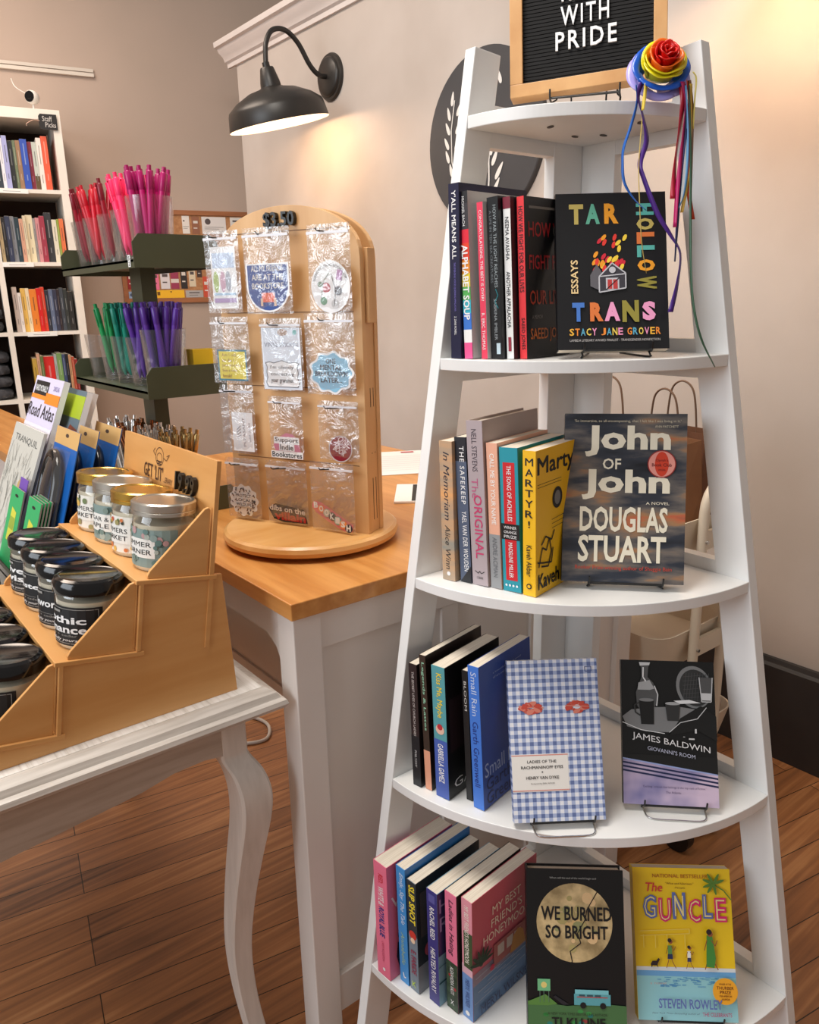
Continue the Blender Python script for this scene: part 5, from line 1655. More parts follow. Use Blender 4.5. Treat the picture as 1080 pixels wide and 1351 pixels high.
        a.poly([(0.10, 0.22), (0.14, 0.36), (0.34, 0.40), (0.5, 0.46), (0.7, 0.44), (0.86, 0.34), (0.92, 0.12), (0.6, 0.04), (0.2, 0.06)], P((206, 120, 150), 0.4))
        for s, v, u0 in (('Support', 0.29, 0.15), ('Indie', 0.17, 0.3), ('Bookstores', 0.04, 0.05)):
            a.rect(u0 - 0.03, v - 0.025, 1.0 - u0 + 0.03, v + 0.1, w_)
            a.text(s, u0, v - 0.01, 1.0 - u0, v + 0.085, P((36, 40, 40), 0.4), 0.02)
    elif i == 8:
        a.ell(0.54, 0.22, 0.30, 0.245, P((196, 190, 192), 0.4), 28, rot=0.5); a.ell(0.54, 0.22, 0.275, 0.225, P((134, 22, 40), 0.4), 28, rot=0.5)
        vs, fs, _ = glyphs('ONE\nMORE', 0.03)
        for s, k in (('ONE', 0.1), ('MORE', 0.0), ('BOOK', -0.1)):
            vs, fs, _ = glyphs(s, 0.02)
            a.mb.add([a.pt(0.40 + 0.27 * g.x + 0.10 * g.y + k * 0.6, 0.29 - 0.12 * g.x + 0.08 * g.y + k * 0.9) for g in vs], fs, P((236, 226, 226), 0.4)); a.nxt()
    elif i == 9:
        pts = [(0.5 + (0.42 + 0.025 * math.cos(11 * t)) * math.cos(t), 0.33 + (0.28 + 0.02 * math.cos(11 * t)) * math.sin(t)) for t in [2 * PI * k / 66 for k in range(66)]]
        a.poly(pts, w_)
        rnd = random.Random(4)
        for k in range(46):
            t = rnd.uniform(0, 6.28); q = rnd.uniform(0.62, 0.96)
            a.k = 0.0006 + 0.00001 * k
            a.ell(0.5 + 0.40 * q * math.cos(t), 0.33 + 0.265 * q * math.sin(t), 0.035, 0.012, P(rnd.choice([(50, 40, 46), (80, 50, 56), (60, 56, 50)]), 0.4), 8, rot=rnd.uniform(0, 3))
        a.k = 0.0012
        for s, v in (('PROTECT', 0.39), ('LOCAL', 0.31), ('WILDLIFE', 0.23)):
            a.rect(0.26, v - 0.012, 0.74, v + 0.066, w_)
            a.text(s, 0.27, v, 0.73, v + 0.055, P((40, 34, 40), 0.4), 0.02)
    elif i == 10:
        a.poly([(0.02, 0.24), (0.2, 0.34), (0.9, 0.28), (0.98, 0.04), (0.4, 0.02), (0.14, 0.06)], P((34, 30, 34), 0.4))
        a.text('dibs on the', 0.05, 0.215, 0.93, 0.315, P((236, 226, 220), 0.4), 0.02, rise=-0.03)
        a.text('villain', 0.16, 0.055, 0.94, 0.205, P((176, 36, 40), 0.4), 0.04, rise=-0.01)
    else:
        a.poly([(0.02, 0.36), (0.1, 0.46), (0.25, 0.44), (0.96, 0.14), (0.94, 0.02), (0.75, 0.02), (0.4, 0.14), (0.1, 0.28)], P((226, 130, 136), 0.4))
        cs = [(226, 110, 120), (236, 140, 100), (190, 200, 190), (60, 60, 66), (110, 180, 170), (240, 150, 80), (60, 60, 70), (226, 100, 120)]
        for k, ch in enumerate('BOOKISH'):
            u, v = 0.06 + 0.125 * k, 0.345 - 0.052 * k
            a.ell(u + 0.055, v + 0.045, 0.085, None, P(cs[k], 0.4), 16)
            a.text(ch, u, v, u + 0.10, v + 0.10, w_, 0.05)


BL = ['clear sticker packet with pastel drink bottles, top left of the spinner', 'packet with blue bookstore shield sticker in the spinner top row', 'packet with round drawn bookshop sticker, top right of the spinner',
      'packet with yellow square quote sticker, second spinner row left', 'hang card with bracket-framed grammar sticker, second spinner row centre', 'packet with blue cloud breakdown sticker, second spinner row right',
      'packet with white sideways-lettered sticker, third spinner row left', 'packet with pink indie bookstores sticker, third spinner row centre', 'packet with dark red oval sticker, third spinner row right',
      'packet with black and white wildlife sticker, spinner bottom row left', 'packet with black and red villain sticker, spinner bottom row centre', 'packet with diagonal coral BOOKISH sticker, spinner bottom row right']
for k, (p, q) in enumerate(BAGS):
    u0, v1 = p
    u1, v0 = q
    n0 = 0.010 + 0.006 * (k % 2) + 0.003 * (3 - k // 3)
    o = SA + SU * u0 + Vector((0, 0, v0)) + SN * n0
    t = tag(empty('sticker_packet', M=basis(o, SU, -SN, (0, 0, 1))), BL[k], 'sticker packet')
    w_, h_ = u1 - u0, v1 - v0
    rnd = random.Random(100 + k)
    b = MB()
    nu, nv = 9, 12
    for side, nn in ((0, -0.0035), (1, 0.0035)):
        vs = []
        for i in range(nu + 1):
            for j in range(nv + 1):
                s, r_ = i / nu, j / nv
                edge = min(s, 1 - s, r_, (1 - r_)) * 6
                d = nn * min(1, edge) + rnd.uniform(-1, 1) * 0.0011 * min(1, edge)
                vs.append((s * w_, d, r_ * h_))
        fs = [(i * (nv + 1) + j, (i + 1) * (nv + 1) + j, (i + 1) * (nv + 1) + j + 1, i * (nv + 1) + j + 1) for i in range(nu) for j in range(nv)]
        b.add(vs, fs, M_bag)
    b.build('cellophane_bag', t, smooth=60)
    b = MB()
    b.box(0.001, w_ - 0.001, -0.0030, -0.0016, h_ * 0.89, h_ * 0.92, P((226, 226, 232), 0.3))
    b.build('zip_strip', t)
    b = MB()
    s_bag(Art(b, (0, -0.0012, 0), (1, 0, 0), (0, 0, 1), (0, -1, 0), w_, h_ * 0.92), k)
    b.build('sticker', t)

# ================================================================== olive tiered stand
OX0, OX1, OY0, OY1 = 0.505, 0.662, 1.40, 1.835
TR = [1.303, 1.074, 0.8368]
ol = tag(empty('olive_tiered_stand', (0.58, 1.6, 0.8365)), 'olive green three-tier metal stand holding tumblers of pens behind the candles', 'stand')
OM = T(-0.58, -1.6, -0.8365)
for z in TR:
    b = MB()
    b.box(OX0, OX1, OY0, OY1, z, z + 0.004, M_olive, OM)
    b.box(OX0, OX0 + 0.002, OY0, OY1, z - 0.010, z + 0.004, M_olive, OM)
    b.box(OX1 - 0.002, OX1, OY0, OY1, z - 0.010 if z > 0.9 else z, z + 0.004, M_olive, OM) if z > 0.9 else None
    tr = b.build('tray', ol)
    for y, h_ in ((OY0, 0.047), (OY1 - 0.003, 0.044)):
        b = MB()
        zb = z - 0.010 if z > 0.9 else z
        b.prism([(OX0, zb), (OX1, zb), (OX1, z + h_ - 0.012), (OX1 - 0.012, z + h_), (OX0 + 0.012, z + h_), (OX0, z + h_ - 0.014)], y - (0.003 if y == OY0 else -0.003), y, M_olive, 'y', OM)
        b.build('end_plate', ol)
b = MB(); b.box(0.588, 0.618, 1.60, 1.66, 0.8366, TR[0], M_olive, OM)
b.build('post', ol)
b = MB()
a = Art(b, OM @ Vector((OX0 - 0.0005, 1.425, TR[0] - 0.008)), (0, -1, 0), (0, 0, 1), (-1, 0, 0), 0.012, 0.02)
a.rect(0, 0, 1, 1, W); a.text('2', 0.25, 0.1, 0.75, 0.45, K, 0.02); a.text('5', 0.25, 0.55, 0.75, 0.9, K, 0.02)
b.build('price_sticker', ol)


def tumbler(label, x, y, z, r0_, r1_, h_, group=None):
    b = MB()
    b.lathe([(0, 0), (r0_, 0), (r1_, h_), (r1_ - 0.0015, h_), (r0_ - 0.002, 0.012), (0, 0.012)], M_clear, None, 28)
    o = b.build('tumbler', loc=(x, y, z + 0.0045), smooth=40)
    return tag(o, label, 'cup', group)


def pen_mesh(kind, c1, c2):
    b = MB()
    m1, m2 = (P(c1, 0.35, 0, 'pen'), P(c2, 0.35, 0, 'pen')) if kind == 'plastic' else (P(c1, 0.25, 0.9, 'metal_pen'), P(c2, 0.25, 0.9, 'metal_pen'))
    b.lathe([(0, 0), (0.0012, 0.002), (0.0050, 0.016), (0.0055, 0.02), (0.0055, 0.105)], m1, None, 10)
    b.lathe([(0.0055, 0.105), (0.0058, 0.106), (0.0058, 0.134), (0.0042, 0.136)], m2, None, 10)
    b.lathe([(0.0042, 0.136), (0.0036, 0.136), (0.0036, 0.1445), (0, 0.145)], m2, None, 10)
    b.box(0.0058, 0.0071, -0.0013, 0.0013, 0.098, 0.133, m2)
    b.box(0.0034, 0.0071, -0.0013, 0.0013, 0.130, 0.134, m2)
    o = b.build('pen', smooth=40)
    me = o.data
    bpy.data.objects.remove(o)
    return me


def fill(x, y, z, rb, rt_, h_, n, mesh, label, group, seed, bias=0.0, name='pen', scale=1.0):
    rnd = random.Random(seed)
    for k in range(n):
        th = 2 * PI * k / n + rnd.uniform(-0.25, 0.25)
        q = rb * (0.35 + 0.6 * ((k * 7) % n) / max(n, 1))
        p0 = Vector((x + q * math.cos(th), y + q * math.sin(th), z + 0.0175))
        qt = (rt_ - 0.007) * (0.45 + 0.55 * ((k * 5 + 2) % n) / max(n, 1))
        th2 = th + rnd.uniform(-0.4, 0.4)
        p1 = Vector((x + qt * math.cos(th2) + bias, y + qt * math.sin(th2), z + h_))
        if (p1.xy - Vector((x, y))).length > rt_ - 0.0065:
            d = (p1.xy - Vector((x, y))).normalized() * (rt_ - 0.0068)
            p1.x, p1.y = x + d.x, y + d.y
        d = (p1 - p0).normalized()
        o = bpy.data.objects.new(name, mesh)
        COL.objects.link(o)
        o.matrix_world = Matrix.Translation(p0) @ d.to_track_quat('Z', 'Y').to_matrix().to_4x4() @ RZ(rnd.uniform(0, 6)) @ Matrix.Scale(scale, 4)
        tag(o, label, 'pen', group)


PM = {}
for nm, c1, c2 in (('dark red', (150, 18, 40), (120, 14, 34)), ('red', (198, 22, 44), (186, 18, 38)), ('pink', (252, 62, 118), (250, 52, 108)), ('magenta', (196, 20, 112), (168, 16, 96)), ('green', (26, 148, 82), (22, 134, 76)), ('teal', (14, 138, 116), (12, 122, 104)), ('purple', (88, 44, 150), (76, 36, 136)), ('copper', (150, 96, 64), (170, 112, 76))):
    PM[nm] = pen_mesh('plastic', c1, c2) if nm != 'copper' else pen_mesh('metal', c1, c2)
PM['silver'] = pen_mesh('metal', (206, 204, 200), (226, 224, 222))
PM['gold'] = pen_mesh('metal', (170, 140, 90), (196, 168, 116))
zt1, zt2, zt3 = TR
cups = [(zt1, 0.558, 1.785, 'clear tumbler of dark red pens at the far end of the top olive tray', 'dark red', 6, 'dark red click pens in the farthest top-tray tumbler'),
        (zt1, 0.556, 1.70, 'clear tumbler of bright red pens, second from far end of top olive tray', 'red', 9, 'bright red click pens in the top-tray tumbler'),
        (zt1, 0.558, 1.615, 'clear tumbler with one dark red pen, third along the top olive tray', 'dark red', 2, 'dark red click pens in the third top-tray tumbler'),
        (zt1, 0.557, 1.535, 'clear tumbler of hot pink pens on the top olive tray', 'pink', 9, 'hot pink click pens in the top-tray tumbler'),
        (zt1, 0.562, 1.448, 'clear tumbler of magenta pens at the near end of the top olive tray', 'magenta', 16, 'magenta click pens in the nearest top-tray tumbler'),
        (zt2, 0.556, 1.785, 'empty clear tumbler at the far end of the middle olive tray', None, 0, ''),
        (zt2, 0.558, 1.70, 'clear tumbler of bright green pens on the middle olive tray', 'green', 8, 'bright green click pens in the middle-tray tumbler'),
        (zt2, 0.556, 1.615, 'clear tumbler of teal pens on the middle olive tray', 'teal', 10, 'teal click pens in the middle-tray tumbler'),
        (zt2, 0.557, 1.532, 'clear tumbler of short purple pens, second nearest on the middle olive tray', 'purple', 9, 'purple click pens in the second nearest middle-tray tumbler'),
        (zt2, 0.562, 1.446, 'clear tumbler of purple pens at the near end of the middle olive tray', 'purple', 17, 'purple click pens in the nearest middle-tray tumbler'),
        (zt3, 0.556, 1.70, 'clear tumbler of silver pens, farther on the bottom olive tray', 'silver', 9, 'silver pens in the farther bottom-tray tumbler'),
        (zt3, 0.556, 1.615, 'clear tumbler of copper pens on the bottom olive tray', 'copper', 9, 'copper pens in the bottom-tray tumbler'),
        (zt3, 0.557, 1.532, 'clear tumbler of bright silver pens on the bottom olive tray', 'silver', 9, 'bright silver pens in the second nearest bottom-tray tumbler'),
        (zt3, 0.570, 1.446, 'clear tumbler of gold pens at the near end of the bottom olive tray', 'gold', 9, 'gold pens in the nearest bottom-tray tumbler')]
for k, (z, x, y, lb_, nm, n, g) in enumerate(cups):
    big = nm in ('magenta',) or (nm == 'purple' and n > 10)
    h_ = 0.108 if big else 0.092
    r1_ = 0.042 if big else 0.036
    if z == zt3:
        h_ = 0.085
    tumbler(lb_, x, y, z, r1_ - 0.008, r1_, h_)
    if nm:
        fill(x, y, z, r1_ - 0.016, r1_, h_, n, PM[nm], g.replace('pens', 'pen', 1), g, 30 + k)

# ================================================================== racked stationery left of the olive stand
def slabthing(name, label, cat, c00, Wd, Ht, th, lean, mat, art=None, extra=None, group=None, yaw=0.0):
    """upright sheet facing -X: lower far corner c00, width running toward -Y, leaning back toward +X"""
    X = Vector((0, -1, 0)); N = Vector((-1, 0, 0))
    Rz_ = Matrix.Rotation(yaw, 3, 'Z')
    X, N = Rz_ @ X, Rz_ @ N
    V = Vector((0, 0, 1)) * math.cos(lean) - N * math.sin(lean)
    Y = V.cross(X)
    M = basis(c00, X, Y, V)
    b = MB()
    b.box(0, Wd, 0, th, 0, Ht, mat)
    if art:
        art(Art(b, (0, 0, 0), (1, 0, 0), (0, 0, 1), (0, -1, 0), Wd, Ht))
    o = b.build(name, M=M)
    tag(o, label, cat, group)
    return o


def art_atlas(a):
    a.rect(0, 0, 1, 1, P((214, 208, 234), 0.4))
    a.rect(0.05, 0.895, 0.55, 0.975, K); a.text('RAND MCNALLY', 0.08, 0.915, 0.52, 0.95, W, 0.012)
    a.rect(0, 0.87, 1, 0.895, P((244, 140, 40), 0.4)); a.rect(0.52, 0.855, 1, 0.915, P((246, 136, 36), 0.4))
    a.text('2026', 0.72, 0.935, 0.92, 0.96, P((130, 120, 170), 0.4))
    a.text('Road Atlas', 0.02, 0.77, 0.96, 0.845, P((30, 30, 36), 0.4), 0.0)
    a.rect(0, 0.0, 1, 0.73, P((226, 222, 232), 0.4))


# black rack that carries the cards and magazines
b = MB()
b.box(0.226, 0.405, 1.276, 1.668, 0.796, 0.800, M_black)
b.box(0.226, 0.405, 1.276, 1.280, TZ + 0.0005, 0.796, M_black)
b.box(0.226, 0.405, 1.664, 1.668, TZ + 0.0005, 0.796, M_black)
b.box(0.401, 0.405, 1.280, 1.664, TZ + 0.0005, 0.796, M_black)
b.box(0.226, 0.230, 1.280, 1.664, 0.77, 0.81, M_black)
b.box(0.278, 0.398, 1.282, 1.380, 0.800, 0.838, M_black)
tag(b.build('display_rack'), 'black rack carrying maps and carded goods at the far end of the white table', 'display rack')
slabthing('road_atlas', 'Road Atlas with lavender and orange cover standing tallest in the black rack', 'road atlas', (0.2535, 1.622, 0.8008), 0.182, 0.328, 0.010, rad(22), P((240, 240, 242), 0.5), art_atlas)
slabthing('map_book', 'lime and slate covered map book directly behind the road atlas', 'road atlas', (0.2800, 1.567, 0.8008), 0.182, 0.311, 0.010, rad(22), P((240, 240, 242), 0.5), lambda a: (a.rect(0, 0, 1, 1, P((96, 112, 124), 0.4)), a.rect(0, 0.84, 1, 0.97, P((166, 184, 44), 0.4)), a.poly([(0.4, 0.5), (0.75, 0.8), (1, 0.78), (1, 0.5)], P((124, 62, 44), 0.4)), a.rect(0.7, 0.4, 1, 0.62, P((150, 170, 196), 0.4))))
slabthing('map_book', 'grey-backed map book with orange patch, rearmost beside the road atlas', 'road atlas', (0.2960, 1.580, 0.8008), 0.178, 0.306, 0.009, rad(22), P((236, 236, 238), 0.5), lambda a: (a.rect(0, 0, 1, 1, P((100, 96, 98), 0.4)), a.rect(0.75, 0.55, 1, 0.70, P((226, 120, 60), 0.4))))


def art_news(a):
    a.rect(0, 0, 1, 1, P((190, 188, 180), 0.6))
    g = P((110, 110, 106), 0.6)
    a.text('TRANQUIL', 0.12, 0.86, 0.9, 0.92, P((90, 92, 90), 0.6), 0.01)
    rnd = random.Random(8)
    for k in range(120):
        a.k = 0.0004 + 0.00001 * k
        u, v = rnd.uniform(0.02, 0.9), rnd.uniform(0.03, 0.72)
        a.line([(u, v), (u + rnd.uniform(-0.1, 0.1), v + rnd.uniform(0.06, 0.16))], 0.0012, rnd.choice((g, P((150, 148, 140), 0.6), P((100, 104, 100), 0.6))))
    a.k = 0.0016
    a.ell(0.72, 0.55, 0.1, 0.06, P((176, 150, 100), 0.6))


slabthing('magazine', 'pale grey sketch-covered magazine standing in front of the road atlas', 'magazine', (0.2415, 1.635, 0.8008), 0.202, 0.236, 0.005, rad(22), P((216, 214, 208), 0.6), art_news)


def art_card(a):
    a.rect(0, 0, 1, 0.88, P((26, 96, 176), 0.35))
    a.rect(0, 0.86, 1, 1, P((206, 164, 104), 0.6))
    a.ell(0.5, 0.945, 0.07, 0.016, P((70, 50, 40), 0.6), 12)


for k, (x, lb_) in enumerate(((0.2855, 'blue booklight card with kraft header, front of the three beside the magazine'), (0.3145, 'blue booklight card with kraft header, middle of the three in the rack'), (0.3505, 'blue booklight card with kraft header, rearmost of three, nearest the price board'))):
    o = slabthing('booklight_card', lb_, 'booklight', (x, 1.415, 0.8388), 0.13, 0.206, 0.0012, rad(18), P((30, 100, 180), 0.4), art_card)
    b = MB()
    pts = smooth_path([(0.022, -0.010, 0.012), (0.018, -0.010, 0.09), (0.022, -0.010, 0.135), (0.045, -0.011, 0.160), (0.074, -0.010, 0.150), (0.092, -0.010, 0.115), (0.095, -0.010, 0.06), (0.088, -0.010, 0.012)], 5)
    b.tube(pts, 0.009, M_blackgloss, 10)
    b.build('flexible_light', o, smooth=60)
    b = MB()
    vs = [(0.005 + 0.12 * i / 8, -0.019 * math.sin(PI * min(max(i / 8, 0.08), 0.92)) * math.sin(PI * min(max(j / 10, 0.06), 0.94)) ** 0.4 - 0.006, 0.006 + 0.168 * j / 10) for i in range(9) for j in range(11)]
    b.add(vs, [(i * 11 + j, (i + 1) * 11 + j, (i + 1) * 11 + j + 1, i * 11 + j + 1) for i in range(8) for j in range(10)], M_clear)
    b.build('blister', o, smooth=60)


def art_green(a):
    a.rect(0, 0, 1, 1, P((46, 168, 100), 0.45))
    a.ell(0.5, 0.9, 0.14, 0.02, K, 12)
    a.poly([(0.25, 0.3), (0.32, 0.74), (0.7, 0.70), (0.72, 0.3)], P((210, 206, 70), 0.45))
    a.rect(0.3, 0.46, 0.68, 0.62, P((150, 170, 60), 0.45))


for k in range(5):
    lb_ = ['green carded pack with yellow emblem, left one at the front of the rack', 'green carded pack with yellow emblem, front of the right-hand green stack', 'green carded pack second in the right-hand green stack', 'green carded pack third in the right-hand green stack', 'green carded pack at the back of the right-hand green stack'][k]
    y = 1.490 if k == 0 else 1.377
    x = 0.2375 if k == 0 else 0.2385 + 0.0052 * (k - 1)
    slabthing('carded_pack', lb_, 'carded pack', (x, y, 0.8008), 0.082 if k == 0 else 0.076, 0.134, 0.0024, rad(18), P((150, 140, 130), 0.5), art_green)
slabthing('purple_card', 'purple card peeking up behind the left green carded pack', 'card', (0.2405, 1.468, 0.8008), 0.05, 0.152, 0.0009, rad(19), P((112, 76, 170), 0.5))
# hanging metal bookmarks at the left edge
for k in range(6):
    y = 1.44 - 0.028 * k
    x = 0.195 + 0.004 * (k % 2)
    b = MB()
    c = [(70, 62, 66), (150, 140, 140), (96, 70, 66), (56, 54, 58), (120, 96, 90), (62, 50, 56)][k]
    b.box(-0.011, 0.011, -0.0006, 0.0006, 0.0, 0.142, P(c, 0.3, 0.5))
    lp = [(0.009 * math.cos(t), 0.0, 0.152 + 0.022 * math.sin(t)) for t in [2 * PI * i / 16 for i in range(16)]]
    b.tube(lp, 0.0008, M_steel, 6, closed=True)
    o = b.build('metal_bookmark', loc=(x, y, TZ + 0.001), rot=(0, rad(6), rad(70)))
    tag(o, ['dark grey', 'pale grey', 'rust brown', 'charcoal', 'tan', 'plum'][k] + ' metal bookmark with wire loop standing left of the candle stand', 'bookmark')

# ================================================================== papers on the counter
b = MB(); b.box(0, 0.215, 0, 0.28, 0, 0.0006, M_paper)
a = Art(b, (0, 0, 0.0006), (1, 0, 0), (0, 1, 0), (0, 0, 1), 0.215, 0.28)
for k in range(8):
    a.rect(0.1, 0.16 + 0.085 * k, 0.9, 0.168 + 0.085 * k, P((196, 196, 202), 0.7))
a.poly([(0.70, 0.90), (0.86, 0.90), (0.86, 0.95), (0.70, 0.95)], P((196, 90, 96), 0.7))
tag(b.build('paper_sheet', loc=(0.985, 1.45, 0.8366), rot=(0, 0, rad(-28))), 'white printed sheet with small red mark lying on the counter right of the spinner', 'paper')
b = MB(); b.box(0, 0.10, 0, 0.15, 0, 0.004, P((238, 236, 234), 0.5))
Art(b, (0, 0, 0.004), (1, 0, 0), (0, 1, 0), (0, 0, 1), 0.10, 0.15).rect(0.35, 0.03, 0.97, 0.97, K)
tag(b.build('leaflet', loc=(0.905, 1.20, 0.8366), rot=(0, 0, rad(-40))), 'black and white leaflet at the counter edge beside the ladder shelf', 'leaflet')
b = MB(); b.box(0, 0.045, 0, 0.03, 0, 0.068, P((244, 206, 40), 0.5))
tag(b.build('note_pad', loc=(0.611, 1.432, TR[1] + 0.0045)), 'yellow pad standing in the middle olive tray behind its near end plate', 'note pad')
pts = smooth_path([(0.88, 2.05, 0.006), (0.93, 1.97, 0.006), (0.94, 1.90, 0.006), (0.90, 1.84, 0.006), (0.84, 1.86, 0.006), (0.80, 1.93, 0.006)], 6)
b = MB(); b.tube(pts, 0.005, P((206, 200, 192), 0.5), 8)
tag(b.build('power_cord', smooth=60), 'white cable lying on the dark floor under the counter', 'cable')

# ================================================================== cream utility cart and paper bags
cart = tag(empty('utility_cart', (1.46, 1.02, 0)), 'cream three-tray metal utility cart on black casters between counter and wall', 'cart')
KM = T(-1.46, -1.02, 0)
KX0, KX1, KY0, KY1 = 1.30, 1.64, 0.83, 1.24


def rrect(x0, x1, y0, y1, r, n=5):
    p = []
    for cx, cy, a0 in ((x1 - r, y1 - r, 0), (x0 + r, y1 - r, 90), (x0 + r, y0 + r, 180), (x1 - r, y0 + r, 270)):
        for k in range(n + 1):
            t = rad(a0 + 90 * k / n)
            p.append((cx + r * math.cos(t), cy + r * math.sin(t)))
    return p


for z, hh in ((0.70, 0.085), (0.455, 0.085), (0.20, 0.085)):
    b = MB()
    o1, o2 = rrect(KX0, KX1, KY0, KY1, 0.05), rrect(KX0 + 0.018, KX1 - 0.018, KY0 + 0.018, KY1 - 0.018, 0.045)
    i1, i2 = rrect(KX0 + 0.003, KX1 - 0.003, KY0 + 0.003, KY1 - 0.003, 0.048), rrect(KX0 + 0.021, KX1 - 0.021, KY0 + 0.021, KY1 - 0.021, 0.043)
    ring = lambda P_, zz: [(x, y, zz) for x, y in P_]
    b.loft([ring(o2, z), ring(o1, z + hh), ring(i1, z + hh), ring(i2, z + 0.003)], M_cream, KM)
    b.build('tray', cart, smooth=35)
for y in (KY0 - 0.011, KY1 + 0.011):
    b = MB()
    xa, xb = 1.405, 1.515
    arc = [(xa, y, 0.085)] + [(xa, y, zz) for zz in (0.3, 0.6, 0.80)] + [((xa + xb) / 2 - (xb - xa) / 2 * math.cos(t), y, 0.80 + 0.06 * math.sin(t)) for t in [PI * k / 10 for k in range(1, 10)]] + [(xb, y, zz) for zz in (0.80, 0.6, 0.3, 0.085)]
    b.tube(arc, 0.0105, M_cream, 10, KM)
    for zz in (0.74, 0.50, 0.245):
        b.box(xa, xb, y - 0.004, y + 0.004, zz - 0.02, zz + 0.02, M_cream, KM)
        for x in (xa, xb):
            b.cyl((x, y - 0.014, zz), (x, y + 0.008, zz), 0.004, M_steel, 8, M=KM)
    b.build('leg_loop', cart, smooth=50)
    for x in (xa, xb):
        b = MB()
        b.cyl((x - 0.012, y, 0.035), (x + 0.012, y, 0.035), 0.0345, M_black, 20, M=KM)
        b.box(x - 0.016, x + 0.016, y - 0.012, y + 0.02, 0.05, 0.088, M_black, KM)
        b.build('caster', cart, smooth=50)


def bag(label, x, y, z, w_, d_, h_, mat, yaw, lean, hy):
    t = tag(empty('paper_bag', M=T(x, y, z) @ RZ(yaw) @ RX(lean)), label, 'paper bag')
    b = MB()
    g = d_ * 0.45
    lo = [(0, 0, 0), (w_, 0, 0), (w_, d_, 0), (0, d_, 0)]
    mid = [(0, 0.002, h_ * 0.55), (w_, 0.002, h_ * 0.55), (w_ - 0.006, d_ - 0.002, h_ * 0.55), (0.006, d_ - 0.002, h_ * 0.55)]
    hi = [(0.002, 0.006, h_), (w_ - 0.004, 0.0, h_ * 1.01), (w_ - 0.012, d_ * 0.8, h_), (0.010, d_ * 0.75, h_ * 0.985)]
    b.loft([lo, mid, hi], mat, None, caps=False)
    b.add(lo, [(3, 2, 1, 0)], mat)
    o = b.build('bag_body', t)
    m = o.modifiers.new('thickness', 'SOLIDIFY'); m.thickness = 0.0012
    for yy in (0.003,):
        b = MB()
        c = w_ / 2
        b.tube(smooth_path([(c - 0.04, yy, h_ * 0.93), (c - 0.034, yy - hy, h_ + 0.05), (c - 0.024, yy - hy, h_ + 0.085), (c, yy - hy, h_ + 0.098), (c + 0.024, yy - hy, h_ + 0.085), (c + 0.034, yy - hy, h_ + 0.05), (c + 0.04, yy, h_ * 0.93)], 4), 0.0022, P((110, 84, 66), 0.8), 6)
        b.build('twisted_handle', t, smooth=60)
    return t


bag('brown kraft bag with twisted handle leaning at the near end of the cart', 1.47, 0.86, 0.7045, 0.20, 0.06, 0.235, M_kraft, rad(84), rad(-4), 0.0)
bag('darker brown kraft bag standing behind the leaning one in the cart', 1.54, 0.87, 0.7045, 0.19, 0.05, 0.245, M_kraftdark, rad(86), rad(-3), 0.0)
bag('flattened kraft bag at the counter side of the cart, handles raised highest', 1.40, 0.95, 0.7045, 0.21, 0.05, 0.26, M_kraftdark, rad(88), rad(-2), 0.0)
for k, (c, lb_) in enumerate((((150, 22, 26), 'dark red folded cloth bag lying in the bottom cart tray'), ((34, 20, 20), 'black folded cloth bag on top of the red one in the cart'))):
    b = MB()
    rnd = random.Random(k)
    rings = []
    for j, (q, zz) in enumerate(((0.02, 0.0), (0.0, 0.012), (0.004, 0.03), (0.025, 0.038))):
        rings.append([(x + rnd.uniform(-0.004, 0.004), y + rnd.uniform(-0.004, 0.004), zz) for x, y in rrect(0 + q, 0.25 - q, 0 + q, 0.32 - q, 0.03)])
    b.loft(rings, P(c, 0.8))
    tag(b.build('folded_bag', loc=(1.335, 0.875, 0.2035 + 0.0385 * k), smooth=60), lb_, 'cloth bag')

# ================================================================== far bookcase
BC = tag(empty('bookcase', M=basis(B0, BD, BN, (0, 0, 1))), 'tall white cube bookcase full of books against the far beige wall', 'bookcase')
BCM = basis(B0, BD, BN, (0, 0, 1))
S0, S1, DEP, BTOP = -0.99, 0.03, 0.36, 2.090
b = MB(); b.box(S0, S1, 0, DEP, 2.046, BTOP, M_bookcase); b.build('top_panel', BC, bevel=0.001)
for s0, s1 in ((S0, S0 + 0.035), (-0.005, S1)):
    b = MB(); b.box(s0, s1, 0, DEP, 0, 2.046, M_bookcase); b.build('side_panel', BC, bevel=0.001)
DIV = [(-0.318, -0.294), (-0.65, -0.626)]
SHZ = [1.733, 1.414, 1.097, 0.781, 0.465, 0.10]
for s0, s1 in DIV:
    b = MB(); b.box(s0, s1, 0.001, DEP, 0.0, 2.046, M_bookcase); b.build('divider', BC)
for z in SHZ:
    for s0, s1 in ((-0.294, -0.005), (-0.626, -0.318), (S0 + 0.035, -0.65)):
        b = MB(); b.box(s0, s1, 0.002, DEP - 0.01, z, z + 0.017, M_bookcase); b.build('shelf_board', BC)
b = MB(); b.box(S0 + 0.01, -0.01, DEP - 0.012, DEP - 0.002, 0.02, 2.046, M_bookback); b.build('back_panel', BC)
for s, z, tx_ in ((-0.20, 1.733, 'New'), (-0.22, 1.414, 'Mysteries'), (-0.16, 1.097, 'Classics')):
    b = MB(); b.box(s - 0.075, s + 0.055, -0.004, 0.001, z - 0.004, z + 0.014, P((240, 240, 236), 0.5))
    Art(b, (s - 0.075, -0.004, z - 0.004), (1, 0, 0), (0, 0, 1), (0, -1, 0), 0.13, 0.018).rect(0.2, 0.42, 0.75, 0.56, P((170, 170, 170), 0.5))
    b.build('shelf_label', BC)


